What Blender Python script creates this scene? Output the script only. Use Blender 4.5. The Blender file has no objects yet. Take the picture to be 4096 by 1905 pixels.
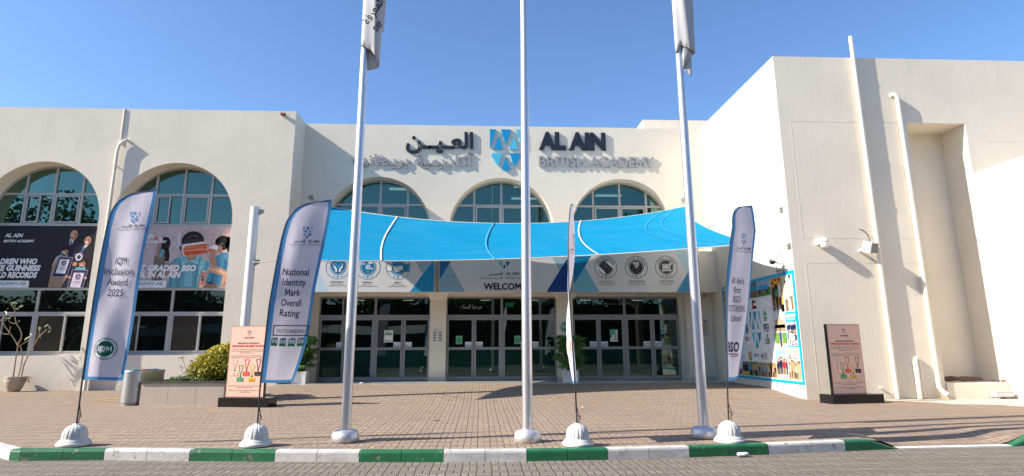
import bpy, bmesh, math, random
import numpy as np
from mathutils import Vector, Matrix
random.seed(7); RNG = np.random.default_rng(11)
C = bpy.context.scene.collection
SC = bpy.context.scene
R = math.radians

# ------------------------------------------------------------------ camera, sky, sun, exposure
CAMH = 1.44
Rt, Up, Fw = (Vector(v) for v in ((0.99876442, -0.04955669, -0.00371066), (-0.00698126, -0.21384327, 0.97684304), (0.0492026, 0.97561016, 0.21392502)))
cam = bpy.data.cameras.new('camera'); cam_o = bpy.data.objects.new('camera', cam); C.objects.link(cam_o)
cam.sensor_width = 36; cam.lens = 2500 / 4096 * 36; cam.shift_y = -112.5 / 4096
cam.clip_start = .1; cam.clip_end = 2000
mw = Matrix.Identity(4)
for i in range(3):
    mw[i][0], mw[i][1], mw[i][2] = Rt[i], Up[i], -Fw[i]
mw[2][3] = CAMH
cam_o.matrix_world = mw; SC.camera = cam_o
SUN = Vector((1, .20, -.70)).normalized()            # direction the light travels
EL = math.asin(-SUN.z); AZ = math.atan2(-SUN.x, -SUN.y)
w = bpy.data.worlds.new('World'); SC.world = w; w.use_nodes = True
nt = w.node_tree; bg = nt.nodes['Background']
sky = nt.nodes.new('ShaderNodeTexSky'); sky.sky_type = 'NISHITA'; sky.sun_disc = False
sky.sun_elevation = EL; sky.sun_rotation = AZ % (2 * math.pi); sky.air_density = 1.0; sky.dust_density = .7; sky.ozone_density = 5.0
hs = nt.nodes.new('ShaderNodeHueSaturation'); hs.inputs['Hue'].default_value = .503; hs.inputs['Saturation'].default_value = 1.07; nt.links.new(sky.outputs[0], hs.inputs['Color']); nt.links.new(hs.outputs[0], bg.inputs[0]); bg.inputs[1].default_value = .115
sl = bpy.data.lights.new('sun', 'SUN'); sl.energy = 5.0; sl.angle = R(.5); sl.color = (1, .91, .78)
so = bpy.data.objects.new('sun', sl); C.objects.link(so); so.rotation_euler = SUN.to_track_quat('-Z', 'Y').to_euler()
SC.view_settings.view_transform = 'Standard'; SC.view_settings.look = 'None'; SC.view_settings.exposure = 1.0; SC.view_settings.gamma = 1
SC.cycles.max_bounces = 10; SC.cycles.diffuse_bounces = 7; SC.cycles.transparent_max_bounces = 12

# ------------------------------------------------------------------ helpers
def tag(o, label=None, cat=None, group=None, kind=None):
    if label: o['label'] = label
    if cat: o['category'] = cat
    if group: o['group'] = group
    if kind: o['kind'] = kind
    return o
def empty(name, loc, label, cat, group=None, rz=0):
    o = bpy.data.objects.new(name, None); C.objects.link(o); o.location = loc; o.rotation_euler[2] = rz; o.empty_display_size = .2
    return tag(o, label, cat, group)
def link(name, me, mats, parent=None, smooth=False):
    for m in (mats if isinstance(mats, (list, tuple)) else [mats]): me.materials.append(m)
    if smooth: me.polygons.foreach_set('use_smooth', [True] * len(me.polygons))
    o = bpy.data.objects.new(name, me); C.objects.link(o)
    if parent:
        o.parent = parent
        L = Matrix.Identity(4); p = parent
        while p:
            L = p.matrix_parent_inverse @ p.matrix_basis @ L; p = p.parent
        o.matrix_parent_inverse = L.inverted()
    return o

class MB:
    """collects shapes in world coordinates and links them as one mesh"""
    def __init__(s): s.v = []; s.f = []; s.m = []; s.sm = []
    def add(s, vs, fs, mi=0, sm=False):
        b = len(s.v); s.v += [tuple(v) for v in vs]; s.f += [tuple(b + i for i in f) for f in fs]; s.m += [mi] * len(fs); s.sm += [sm] * len(fs); return s
    def box(s, x0, x1, y0, y1, z0, z1, mi=0):
        return s.add([(x0,y0,z0),(x1,y0,z0),(x1,y1,z0),(x0,y1,z0),(x0,y0,z1),(x1,y0,z1),(x1,y1,z1),(x0,y1,z1)],
                     [(0,3,2,1),(4,5,6,7),(0,1,5,4),(1,2,6,5),(2,3,7,6),(3,0,4,7)], mi)
    def bbox(s, x0, x1, y0, y1, z0, z1, b=.01, mi=0):
        """box with chamfered edges"""
        bm = bmesh.new(); r = bmesh.ops.create_cube(bm, size=1)
        for v in bm.verts: v.co = Vector(((x0+x1)/2 + v.co.x*(x1-x0), (y0+y1)/2 + v.co.y*(y1-y0), (z0+z1)/2 + v.co.z*(z1-z0)))
        bmesh.ops.bevel(bm, geom=bm.edges[:], offset=b, segments=2, affect='EDGES', profile=.6)
        bm.verts.index_update(); s.add([v.co[:] for v in bm.verts], [[v.index for v in f.verts] for f in bm.faces], mi); bm.free(); return s
    def quad(s, a, b, c, d, mi=0): return s.add([a, b, c, d], [(0,1,2,3)], mi)
    def tube(s, pts, r, n=10, mi=0, caps=True):
        pts = [Vector(p) for p in pts]; N = len(pts); rs = r if isinstance(r, (list, tuple)) else [r] * N
        vs = []; ref = None
        for i, p in enumerate(pts):
            d = (pts[min(i+1, N-1)] - pts[max(i-1, 0)]).normalized()
            if ref is None: ref = Vector((1,0,0)) if abs(d.x) < .8 else Vector((0,1,0))
            a = d.cross(ref).normalized(); ref = a.cross(d).normalized(); b = ref
            for k in range(n):
                t = 2*math.pi*k/n; vs.append(p + (a*math.cos(t) + b*math.sin(t)) * rs[i])
        fs = [(i*n+k, i*n+(k+1) % n, (i+1)*n+(k+1) % n, (i+1)*n+k) for i in range(N-1) for k in range(n)]
        s.add(vs, fs, mi, True)
        if caps:
            s.add(vs[:n], [tuple(range(n))[::-1]], mi); s.add(vs[-n:], [tuple(range(n))], mi)
        return s
    def lathe(s, prof, c, n=32, mi=0, flute=None, axis=None):
        vs = []; N = len(prof)
        for (r, z) in prof:
            for k in range(n):
                t = 2*math.pi*k/n; rr = r * (flute(t, z) if flute else 1)
                vs.append((c[0] + rr*math.cos(t), c[1] + rr*math.sin(t), c[2] + z))
        fs = [(i*n+k, i*n+(k+1) % n, (i+1)*n+(k+1) % n, (i+1)*n+k) for i in range(N-1) for k in range(n)]
        s.add(vs, fs, mi, True)
        if prof[-1][0] > 1e-4: s.add(vs[-n:], [tuple(range(n))], mi)
        return s
    def prism(s, poly, d0, d1, f, mi=0):
        """poly: 2D outline; f(u,v,d)->3D; extruded from d0 to d1"""
        n = len(poly); vs = [f(u, v, d0) for u, v in poly] + [f(u, v, d1) for u, v in poly]
        return s.add(vs, [tuple(range(n)), tuple(range(2*n-1, n-1, -1))] + [(i, n+i, n+(i+1) % n, (i+1) % n) for i in range(n)], mi)
    def grid(s, P, mi=0, sm=True):
        h, wd = len(P), len(P[0])
        return s.add([p for row in P for p in row], [(i*wd+j, i*wd+j+1, (i+1)*wd+j+1, (i+1)*wd+j) for i in range(h-1) for j in range(wd-1)], mi, sm)
    def build(s, name, mats, parent=None, fix=True):
        me = bpy.data.meshes.new(name); me.from_pydata([tuple(v) for v in s.v], [], s.f); me.update()
        me.polygons.foreach_set('material_index', s.m); me.polygons.foreach_set('use_smooth', s.sm)
        if fix:
            bm = bmesh.new(); bm.from_mesh(me); bmesh.ops.recalc_face_normals(bm, faces=bm.faces); bm.to_mesh(me); bm.free()
        return link(name, me, mats, parent)

# ------------------------------------------------------------------ materials
MATS = {}
def mat(name, col=(.5,.5,.5), rough=.6, metal=0, spec=.5, build=None):
    if name in MATS: return MATS[name]
    m = bpy.data.materials.new(name); m.use_nodes = True; t = m.node_tree; b = t.nodes['Principled BSDF']
    b.inputs['Base Color'].default_value = (*col, 1); b.inputs['Roughness'].default_value = rough; b.inputs['Metallic'].default_value = metal
    b.inputs['Specular IOR Level'].default_value = spec
    if build: build(t, b)
    MATS[name] = m; return m
def nd(t, typ, **k):
    n = t.nodes.new(typ)
    for a, v in k.items():
        if a.startswith('i_'):
            key = a[2:]; n.inputs[int(key) if key.isdigit() else key.replace('_', ' ')].default_value = v
        else: setattr(n, a, v)
    return n
def mth(t, op, a, b=None, c=None, clamp=False):
    n = t.nodes.new('ShaderNodeMath'); n.operation = op; n.use_clamp = clamp
    for i, x in enumerate((a, b, c)):
        if x is None: continue
        if isinstance(x, (int, float)): n.inputs[i].default_value = x
        else: t.links.new(x, n.inputs[i])
    return n.outputs[0]
def mixc(t, f, a, b, bt='MIX'):
    n = t.nodes.new('ShaderNodeMix'); n.data_type = 'RGBA'; n.blend_type = bt
    for i, x in ((0, f), (6, a), (7, b)):
        if isinstance(x, (int, float)): n.inputs[i].default_value = x
        elif isinstance(x, tuple): n.inputs[i].default_value = (*x, 1) if len(x) == 3 else x
        else: t.links.new(x, n.inputs[i])
    return n.outputs[2]
def noise(t, vec, scale, detail=3, rough=.5):
    n = nd(t, 'ShaderNodeTexNoise'); n.inputs['Scale'].default_value = scale; n.inputs['Detail'].default_value = detail; n.inputs['Roughness'].default_value = rough
    if vec is not None: t.links.new(vec, n.inputs['Vector'])
    return n.outputs[0]
def ramp(t, f, lo, hi):
    n = nd(t, 'ShaderNodeMapRange'); n.inputs[1].default_value = lo; n.inputs[2].default_value = hi; t.links.new(f, n.inputs[0]); return n.outputs[0]
def scaled(t, s, loc=(0,0,0)):
    tc = nd(t, 'ShaderNodeTexCoord'); mp = nd(t, 'ShaderNodeMapping'); mp.inputs['Scale'].default_value = s; mp.inputs['Location'].default_value = loc
    t.links.new(tc.outputs['Object'], mp.inputs[0]); return mp.outputs[0]
def bump(t, b, h, strength, dist):
    n = nd(t, 'ShaderNodeBump'); n.inputs['Strength'].default_value = strength; n.inputs['Distance'].default_value = dist
    t.links.new(h, n.inputs['Height']); t.links.new(n.outputs[0], b.inputs['Normal'])

def stucco(col, k=1.0):
    def f(t, b):
        v = scaled(t, (1, 1, .16)); v2 = scaled(t, (1, 1, 1))
        n1 = noise(t, v, 13, 4, .6); n2 = noise(t, v, 34, 3, .6); big = noise(t, v2, .35, 4, .6); str_ = noise(t, scaled(t, (1, 1, .06)), 1.6, 4, .65)
        c = mixc(t, ramp(t, big, .35, .65), tuple(x*.93 for x in col), tuple(min(1, x*1.03) for x in col))
        c = mixc(t, mth(t, 'MULTIPLY', ramp(t, str_, .55, .8), .08), c, (col[0]*.72, col[1]*.68, col[2]*.6))
        tc = nd(t, 'ShaderNodeTexCoord'); sz = nd(t, 'ShaderNodeSeparateXYZ'); t.links.new(tc.outputs['Object'], sz.inputs[0])
        drip = noise(t, scaled(t, (1, 1, .035)), 3.2, 5, .7); topm = ramp(t, sz.outputs[2], 8.2, 10.1); lowm = ramp(t, sz.outputs[2], .75, .0)
        c = mixc(t, mth(t, 'MULTIPLY', mth(t, 'MULTIPLY', ramp(t, drip, .52, .78), topm), .2), c, (col[0]*.62, col[1]*.58, col[2]*.52))
        c = mixc(t, mth(t, 'MULTIPLY', mth(t, 'MULTIPLY', ramp(t, noise(t, v2, 2.4, 6, .7), .38, .68), lowm), .45), c, (col[0]*.66, col[1]*.58, col[2]*.47))
        t.links.new(c, b.inputs['Base Color'])
        h = mth(t, 'ADD', mth(t, 'MULTIPLY', n1, .75), mth(t, 'MULTIPLY', n2, .35)); h = mth(t, 'ADD', h, mth(t, 'MULTIPLY', noise(t, v2, 1.3, 2), 1.6))
        bump(t, b, h, .20*k, .02)
    return f
WALL = mat('cream_stucco', (.62, .58, .52), .85, spec=.2, build=stucco((.72, .662, .56)))
def plain_noise(col, amt=.12, sc=6, bmp=0):
    def f(t, b):
        v = scaled(t, (1,1,1)); n = noise(t, v, sc, 5, .6)
        c = mixc(t, ramp(t, n, .3, .7), tuple(x*(1-amt) for x in col), tuple(min(1, x*(1+amt)) for x in col)); t.links.new(c, b.inputs['Base Color'])
        if bmp: bump(t, b, n, .4, bmp)
    return f
def M_(name, col, rough=.6, metal=0, spec=.5, amt=.1, sc=6, bmp=0): return mat(name, col, rough, metal, spec, plain_noise(col, amt, sc, bmp))
FRAME = M_('window_aluminium', (.42, .41, .39), .45, .25, amt=.05)
DOORF = M_('door_aluminium', (.27, .27, .28), .42, .35, amt=.05)
PVC = M_('white_pvc', (.74, .70, .61), .4, amt=.05, sc=3)
PIPEC = M_('cream_pipe_paint', (.68, .64, .56), .5, amt=.06, sc=3)
BLACK = M_('black_gloss_panel', (.006, .007, .009), .12, spec=.5, amt=.2)
DARK = M_('dark_metal', (.03, .03, .032), .4, amt=.2)
GALV = M_('galvanised_steel', (.34, .33, .31), .45, .7, amt=.2, sc=20)
WHITE = M_('white_paint', (.78, .77, .75), .45, amt=.04, sc=3)
MARBLE = M_('pale_marble', (.50, .47, .43), .12, amt=.12, sc=2.5)
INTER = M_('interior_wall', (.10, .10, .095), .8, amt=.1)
SOIL = M_('soil', (.09, .06, .04), .95, amt=.4, sc=30, bmp=.02)
BARK = M_('bark', (.16, .12, .085), .9, amt=.35, sc=14, bmp=.02)
TWIG = M_('pale_twig', (.30, .20, .13), .7, amt=.25, sc=30)
def steel(t, b):
    v = scaled(t, (60, 60, 1)); n = noise(t, v, 3, 3); t.links.new(mth(t, 'MULTIPLY_ADD', n, .12, .34), b.inputs['Roughness'])
POLEM = mat('brushed_aluminium', (.64, .64, .66), .3, .92, build=steel)
BINM = mat('brushed_stainless', (.50, .50, .51), .3, .95, build=steel)

def emit(name, col, s):
    def f(t, b): b.inputs['Emission Color'].default_value = (*col, 1); b.inputs['Emission Strength'].default_value = s
    return mat(name, col, .5, build=f)

def glass(name, gcol, tcol, dcol, fac=.35, tr=.5):
    m = bpy.data.materials.new(name); m.use_nodes = True; t = m.node_tree; t.nodes.clear()
    out = nd(t, 'ShaderNodeOutputMaterial'); g = nd(t, 'ShaderNodeBsdfGlossy'); g.inputs['Color'].default_value = (*gcol, 1); g.inputs['Roughness'].default_value = .012
    tp = nd(t, 'ShaderNodeBsdfTransparent'); tp.inputs['Color'].default_value = (*tcol, 1)
    df = nd(t, 'ShaderNodeBsdfDiffuse'); df.inputs['Color'].default_value = (*dcol, 1)
    m1 = nd(t, 'ShaderNodeMixShader'); m1.inputs[0].default_value = tr; t.links.new(df.outputs[0], m1.inputs[1]); t.links.new(tp.outputs[0], m1.inputs[2])
    lw = nd(t, 'ShaderNodeFresnel'); lw.inputs[0].default_value = 1.5
    f = mth(t, 'ADD', lw.outputs[0], fac, clamp=True)
    # very slight waviness of the panes
    bp = nd(t, 'ShaderNodeBump'); bp.inputs['Strength'].default_value = .05; bp.inputs['Distance'].default_value = .02
    t.links.new(noise(t, scaled(t, (1,1,1)), 1.1, 1), bp.inputs['Height']); t.links.new(bp.outputs[0], g.inputs['Normal'])
    m2 = nd(t, 'ShaderNodeMixShader'); t.links.new(f, m2.inputs[0]); t.links.new(m1.outputs[0], m2.inputs[1]); t.links.new(g.outputs[0], m2.inputs[2])
    t.links.new(m2.outputs[0], out.inputs[0]); return m
GLASS = glass('teal_reflective_glass', (.33, .58, .49), (.10, .17, .15), (.008, .02, .018), .20)
GLASSD = glass('dark_tinted_glass', (.5, .62, .58), (.12, .15, .13), (.006, .010, .009), .07)
GLASSL = glass('green_lower_glass', (.5, .65, .6), (.05, .09, .08), (.010, .045, .038), .06, .3)
BLIND = glass('glass_over_brown_blind', (.5, .6, .55), (.1, .1, .1), (.055, .046, .036), .06, .05)

def paver(cols, joint, size, jw=.055, dark=1.0):
    def f(t, b):
        tc = nd(t, 'ShaderNodeTexCoord'); wob = nd(t, 'ShaderNodeTexNoise'); wob.inputs['Scale'].default_value = 2.2; wob.inputs['Detail'].default_value = 2
        t.links.new(tc.outputs['Object'], wob.inputs['Vector'])
        mv = nd(t, 'ShaderNodeVectorMath', operation='MULTIPLY_ADD'); t.links.new(wob.outputs['Color'], mv.inputs[0]); mv.inputs[1].default_value = (.05, .05, 0); t.links.new(tc.outputs['Object'], mv.inputs[2])
        sx = nd(t, 'ShaderNodeSeparateXYZ'); t.links.new(mv.outputs[0], sx.inputs[0])
        x = mth(t, 'DIVIDE', sx.outputs[0], size); y = mth(t, 'DIVIDE', sx.outputs[1], size)
        cx = mth(t, 'FLOOR', x); cy = mth(t, 'FLOOR', y); fx = mth(t, 'FRACT', x); fy = mth(t, 'FRACT', y)
        par = mth(t, 'FLOORED_MODULO', mth(t, 'ADD', cx, cy), 2)
        wv = mth(t, 'ADD', mth(t, 'MULTIPLY', par, fx), mth(t, 'MULTIPLY', mth(t, 'SUBTRACT', 1, par), fy))
        half = mth(t, 'FLOOR', mth(t, 'MULTIPLY', wv, 2))
        d = mth(t, 'MINIMUM', mth(t, 'MINIMUM', fx, mth(t, 'SUBTRACT', 1, fx)), mth(t, 'MINIMUM', fy, mth(t, 'SUBTRACT', 1, fy)))
        d = mth(t, 'MINIMUM', d, mth(t, 'ABSOLUTE', mth(t, 'SUBTRACT', wv, .5)))
        body = ramp(t, d, jw*.35, jw)
        cmb = nd(t, 'ShaderNodeCombineXYZ'); t.links.new(cx, cmb.inputs[0]); t.links.new(cy, cmb.inputs[1]); t.links.new(half, cmb.inputs[2])
        wn = nd(t, 'ShaderNodeTexWhiteNoise', noise_dimensions='3D'); t.links.new(cmb.outputs[0], wn.inputs['Vector'])
        # rows alternate between two tints, with strays
        row = mth(t, 'FLOORED_MODULO', mth(t, 'FLOOR', mth(t, 'MULTIPLY', y, 1.0)), 2)
        big = noise(t, tc.outputs['Object'], .22, 4, .6)
        sel = mth(t, 'ADD', mth(t, 'MULTIPLY', row, .55), mth(t, 'MULTIPLY', wn.outputs['Value'], .45))
        c = mixc(t, ramp(t, sel, .28, .72), cols[0], cols[1])
        c = mixc(t, ramp(t, wn.outputs['Value'], .8, 1), c, cols[2])
        c = mixc(t, ramp(t, big, .3, .75), mixc(t, 1.0, c, (.86, .85, .84), 'MULTIPLY'), c)
        fine = noise(t, tc.outputs['Object'], 45, 3, .7); c = mixc(t, mth(t, 'MULTIPLY', ramp(t, fine, .3, .8), .25), c, mixc(t, 1.0, c, (.7, .7, .7), 'MULTIPLY'))
        wn2 = nd(t, 'ShaderNodeTexWhiteNoise', noise_dimensions='3D'); sc2 = nd(t, 'ShaderNodeVectorMath', operation='SCALE'); sc2.inputs['Scale'].default_value = 1.37; t.links.new(cmb.outputs[0], sc2.inputs[0]); t.links.new(sc2.outputs[0], wn2.inputs['Vector'])
        c = mixc(t, mth(t, 'MULTIPLY', ramp(t, wn2.outputs['Value'], .5, 1), .45), c, mixc(t, 1.0, c, (.72, .70, .70), 'MULTIPLY'))
        spot = noise(t, tc.outputs['Object'], 2.6, 3, .5); c = mixc(t, mth(t, 'MULTIPLY', ramp(t, spot, .70, .76), .45), c, mixc(t, 1.0, c, (.5, .48, .46), 'MULTIPLY'))
        st = noise(t, tc.outputs['Object'], .9, 5, .7); c = mixc(t, mth(t, 'MULTIPLY', ramp(t, st, .5, .78), .5), c, mixc(t, 1.0, c, (.68, .66, .64), 'MULTIPLY'))
        c = mixc(t, body, joint, c); t.links.new(c, b.inputs['Base Color'])
        tilt = mth(t, 'MULTIPLY', wn.outputs['Value'], .18)
        h = mth(t, 'ADD', mth(t, 'ADD', body, tilt), mth(t, 'MULTIPLY', fine, .08)); bump(t, b, h, .8, .02)
    return f
PAVE = mat('tan_mauve_pavers', rough=.85, spec=.25, build=paver(((.38, .29, .21), (.30, .222, .19), (.39, .288, .185)), (.18, .142, .108), .2, .062))
ROADM = mat('grey_pavers', rough=.85, spec=.25, build=paver(((.24, .216, .18), (.20, .181, .154), (.252, .226, .186)), (.135, .113, .086), .2, .075))
CONC = M_('pale_concrete', (.42, .39, .35), .9, amt=.22, sc=2.2, bmp=.01)
SAND = M_('sand', (.38, .31, .23), .95, amt=.15, sc=.4)
YEL = M_('faded_yellow_paint', (.55, .38, .10), .8, amt=.3, sc=12)
ROADW = M_('white_road_paint', (.66, .65, .62), .7, amt=.12, sc=9)
def worn(col, under):
    def f(t, b):
        v = scaled(t, (1,1,1)); n = noise(t, v, 5.5, 8, .72); m = ramp(t, n, .60, .63); dirt = noise(t, scaled(t, (1,1,2.5)), 2.3, 6, .7)
        c = mixc(t, mth(t, 'MULTIPLY', ramp(t, dirt, .40, .68), .7), col, tuple(x*.55 for x in col)); c = mixc(t, m, c, under); t.links.new(c, b.inputs['Base Color'])
        bump(t, b, mth(t, 'SUBTRACT', noise(t, v, 12, 5, .7), m), .35, .015)
    return f
KGREEN = mat('worn_green_paint', rough=.5, build=worn((.012, .14, .055), (.16, .15, .12)))
KWHITE = mat('worn_white_paint', rough=.6, build=worn((.57, .56, .54), (.30, .28, .25)))

def cloth(name, col, rough=.75, trans=.25, weave=True):
    m = bpy.data.materials.new(name); m.use_nodes = True; t = m.node_tree; b = t.nodes['Principled BSDF']; b.inputs['Roughness'].default_value = rough; b.inputs['Specular IOR Level'].default_value = .12
    out = t.nodes['Material Output']; tl = nd(t, 'ShaderNodeBsdfTranslucent'); mx = nd(t, 'ShaderNodeMixShader'); mx.inputs[0].default_value = trans
    n = noise(t, scaled(t, (1,1,1)), 3.5, 5, .6)
    if col is None:
        a = nd(t, 'ShaderNodeAttribute', attribute_name='Col'); cc = mixc(t, mth(t, 'MULTIPLY', n, .12), a.outputs['Color'], (.4, .38, .4))
    else:
        cc = mixc(t, ramp(t, n, .3, .7), tuple(x*.95 for x in col), tuple(x*1.04 for x in col)); dust = noise(t, scaled(t, (.5, 1.6, 1)), 1.1, 6, .7); cc = mixc(t, mth(t, 'MULTIPLY', ramp(t, dust, .45, .75), .05), cc, (.42, .46, .46))
    t.links.new(cc, b.inputs['Base Color']); t.links.new(cc, tl.inputs['Color'])
    bump(t, b, noise(t, scaled(t, (1,1,.5)), 5, 3), .25, .02)
    t.links.new(b.outputs[0], mx.inputs[1]); t.links.new(tl.outputs[0], mx.inputs[2]); t.links.new(mx.outputs[0], out.inputs[0]); return m
SAILM = cloth('blue_shade_fabric', (.0, .225, .425), .8, .14)
SEAM = M_('cream_seam_tape', (.66, .58, .47), .7, amt=.1)
FLAGM = cloth('banner_polyester', None, .6, .22)
GREYFLAG = cloth('grey_flag_cloth', None, .6, .15)
def inkb(t, b):
    a = nd(t, 'ShaderNodeAttribute', attribute_name='Col'); t.links.new(a.outputs['Color'], b.inputs['Base Color'])
INK = mat('printed_ink', rough=.45, spec=.3, build=inkb)
INKM = mat('matte_print', rough=.75, spec=.15, build=inkb)
def photob(t, b):
    a = nd(t, 'ShaderNodeAttribute', attribute_name='Col'); v = scaled(t, (1,1,1)); n1 = noise(t, v, 9, 4, .65); n2 = noise(t, v, 34, 3, .7)
    c = mixc(t, mth(t, 'MULTIPLY', ramp(t, n1, .42, .68), .38), a.outputs['Color'], mixc(t, 1.0, a.outputs['Color'], (.42, .38, .38), 'MULTIPLY'))
    c = mixc(t, mth(t, 'MULTIPLY', ramp(t, n2, .5, .72), .22), c, mixc(t, 1.0, c, (1.5, 1.45, 1.4), 'MULTIPLY')); t.links.new(c, b.inputs['Base Color'])
PHOTO = mat('photographic_print', rough=.6, spec=.2, build=photob)
def leafm(name, c1, c2, trans=.3):
    m = bpy.data.materials.new(name); m.use_nodes = True; t = m.node_tree; b = t.nodes['Principled BSDF']; b.inputs['Roughness'].default_value = .45
    a = nd(t, 'ShaderNodeAttribute', attribute_name='Var'); c = mixc(t, a.outputs['Fac'], c1, c2); t.links.new(c, b.inputs['Base Color'])
    tl = nd(t, 'ShaderNodeBsdfTranslucent'); t.links.new(c, tl.inputs['Color']); mx = nd(t, 'ShaderNodeMixShader'); mx.inputs[0].default_value = trans
    t.links.new(b.outputs[0], mx.inputs[1]); t.links.new(tl.outputs[0], mx.inputs[2]); t.links.new(mx.outputs[0], t.nodes['Material Output'].inputs[0]); return m
L_TREE = leafm('dark_tree_leaf', (.02, .045, .012), (.07, .11, .03))
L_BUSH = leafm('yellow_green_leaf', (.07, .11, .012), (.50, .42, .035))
L_HERB = leafm('herb_leaf', (.06, .13, .03), (.16, .24, .06))
L_PALM = leafm('palm_leaf', (.03, .11, .02), (.14, .28, .06))
L_FRAN = leafm('pale_leaf', (.10, .16, .04), (.45, .48, .28))

# ------------------------------------------------------------------ text and print
def s2l(c):
    return tuple((x/12.92 if x <= .04045 else ((x+.055)/1.055)**2.4) for x in (v/255 for v in c))
TX = {}
def text_tris(txt, bold=0., res=2, sp=1.0):
    k = (txt, bold, res, sp)
    if k in TX: return TX[k]
    cu = bpy.data.curves.new('t', 'FONT'); cu.body = txt; cu.size = 1; cu.offset = bold; cu.resolution_u = res; cu.fill_mode = 'FRONT'; cu.space_character = sp
    o = bpy.data.objects.new('t', cu); C.objects.link(o); bpy.context.view_layer.update()
    me = bpy.data.meshes.new_from_object(o.evaluated_get(bpy.context.evaluated_depsgraph_get()))
    bm = bmesh.new(); bm.from_mesh(me)
    bmesh.ops.remove_doubles(bm, verts=bm.verts, dist=1e-4)
    # islands get a tiny alternating offset so that joined letters never share a plane
    seen = set(); isl = []
    for v0 in bm.verts:
        if v0.index in seen: continue
        st = [v0]; seen.add(v0.index); g = []
        while st:
            v = st.pop(); g.append(v)
            for e in v.link_edges:
                u = e.other_vert(v)
                if u.index not in seen: seen.add(u.index); st.append(u)
        isl.append(g)
    isl.sort(key=lambda g: min(v.co.x for v in g)); off = {}
    for i, g in enumerate(isl):
        for v in g: off[v.index] = i % 3
    bm.verts.index_update(); bm.verts.ensure_lookup_table()
    if bold and 'M' in txt:     # the thickened M outline crosses itself: redraw it as a clean polygon
        base = text_tris(txt, 0., res, sp)[6]
        for i, g in enumerate(isl):
            fs = {f for v in g for f in v.link_faces}; ar = sum(f.calc_area() for f in fs)
            if i < len(base) and len(g) == 15 and ar/max(1e-6, base[i]) > 1.2 + 22*bold:
                gx = [v.co.x for v in g]; gy = [v.co.y for v in g]; X0, X1, H = min(gx), max(gx), max(gy); Wd = X1-X0; ww = .085 + 2*bold; cxm = Wd/2; q = H*.16
                poly = [(0,0),(ww,0),(ww,H-2.3*ww),(cxm-.01,q),(cxm+.01,q),(Wd-ww,H-2.3*ww),(Wd-ww,0),(Wd,0),(Wd,H),(Wd-ww*1.2,H),(cxm,q+1.75*ww),(ww*1.2,H),(0,H)]
                from mathutils.geometry import tessellate_polygon
                tri = tessellate_polygon([[Vector((a, b, 0)) for a, b in poly]]); bmesh.ops.delete(bm, geom=list(fs), context='FACES_ONLY')
                nv = [bm.verts.new((X0+a, b, 0)) for a, b in poly]
                for v in nv: v.index = -1
                bm.verts.index_update()
                for v in nv: off[v.index] = i % 3
                for t3 in tri: bm.faces.new([nv[a] for a in t3])
        bm.verts.index_update(); bm.verts.ensure_lookup_table()
    areas = [sum(f.calc_area() for f in {f for v in g for f in v.link_faces}) for g in isl] if not bold else None
    V = [(v.co.x, v.co.y, off[v.index]) for v in bm.verts]; F = [tuple(v.index for v in f.verts) for f in bm.faces]
    bm.free(); bpy.data.objects.remove(o); bpy.data.curves.remove(cu); bpy.data.meshes.remove(me)
    xs = [v[0] for v in V]; ys = [v[1] for v in V]
    TX[k] = (V, F, min(xs), max(xs), min(ys), max(ys), areas); return TX[k]
AR = lambda *c: ''.join(map(chr, c))[::-1]
A_ALAIN = AR(0xfe8d, 0xfedf, 0xfecc, 0x640, 0xfef4, 0x640, 0x640, 0xfee6)
A_ACAD = AR(0xfe83, 0xfedb, 0xfe8e, 0xfea9, 0xfef3, 0xfee4, 0xfef4, 0xfe94, 0x20, 0xfe91, 0xfeae, 0xfef3, 0xfec4, 0xfe8e, 0xfee7, 0xfef4, 0xfe94)
A_KNOW = AR(0xfe8d, 0xfedf, 0xfee4, 0xfecc, 0xfeae, 0xfed3, 0xfe94)
A_HELLO = AR(0xfee3, 0xfeae, 0xfea3, 0xfe92, 0xfe8e, 0x20, 0xfe8d, 0xfedf, 0xfeb4, 0xfe8e, 0xfec9)
A_PULL = AR(0xfe8d, 0xfeb3, 0xfea4, 0xfe90)

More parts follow.
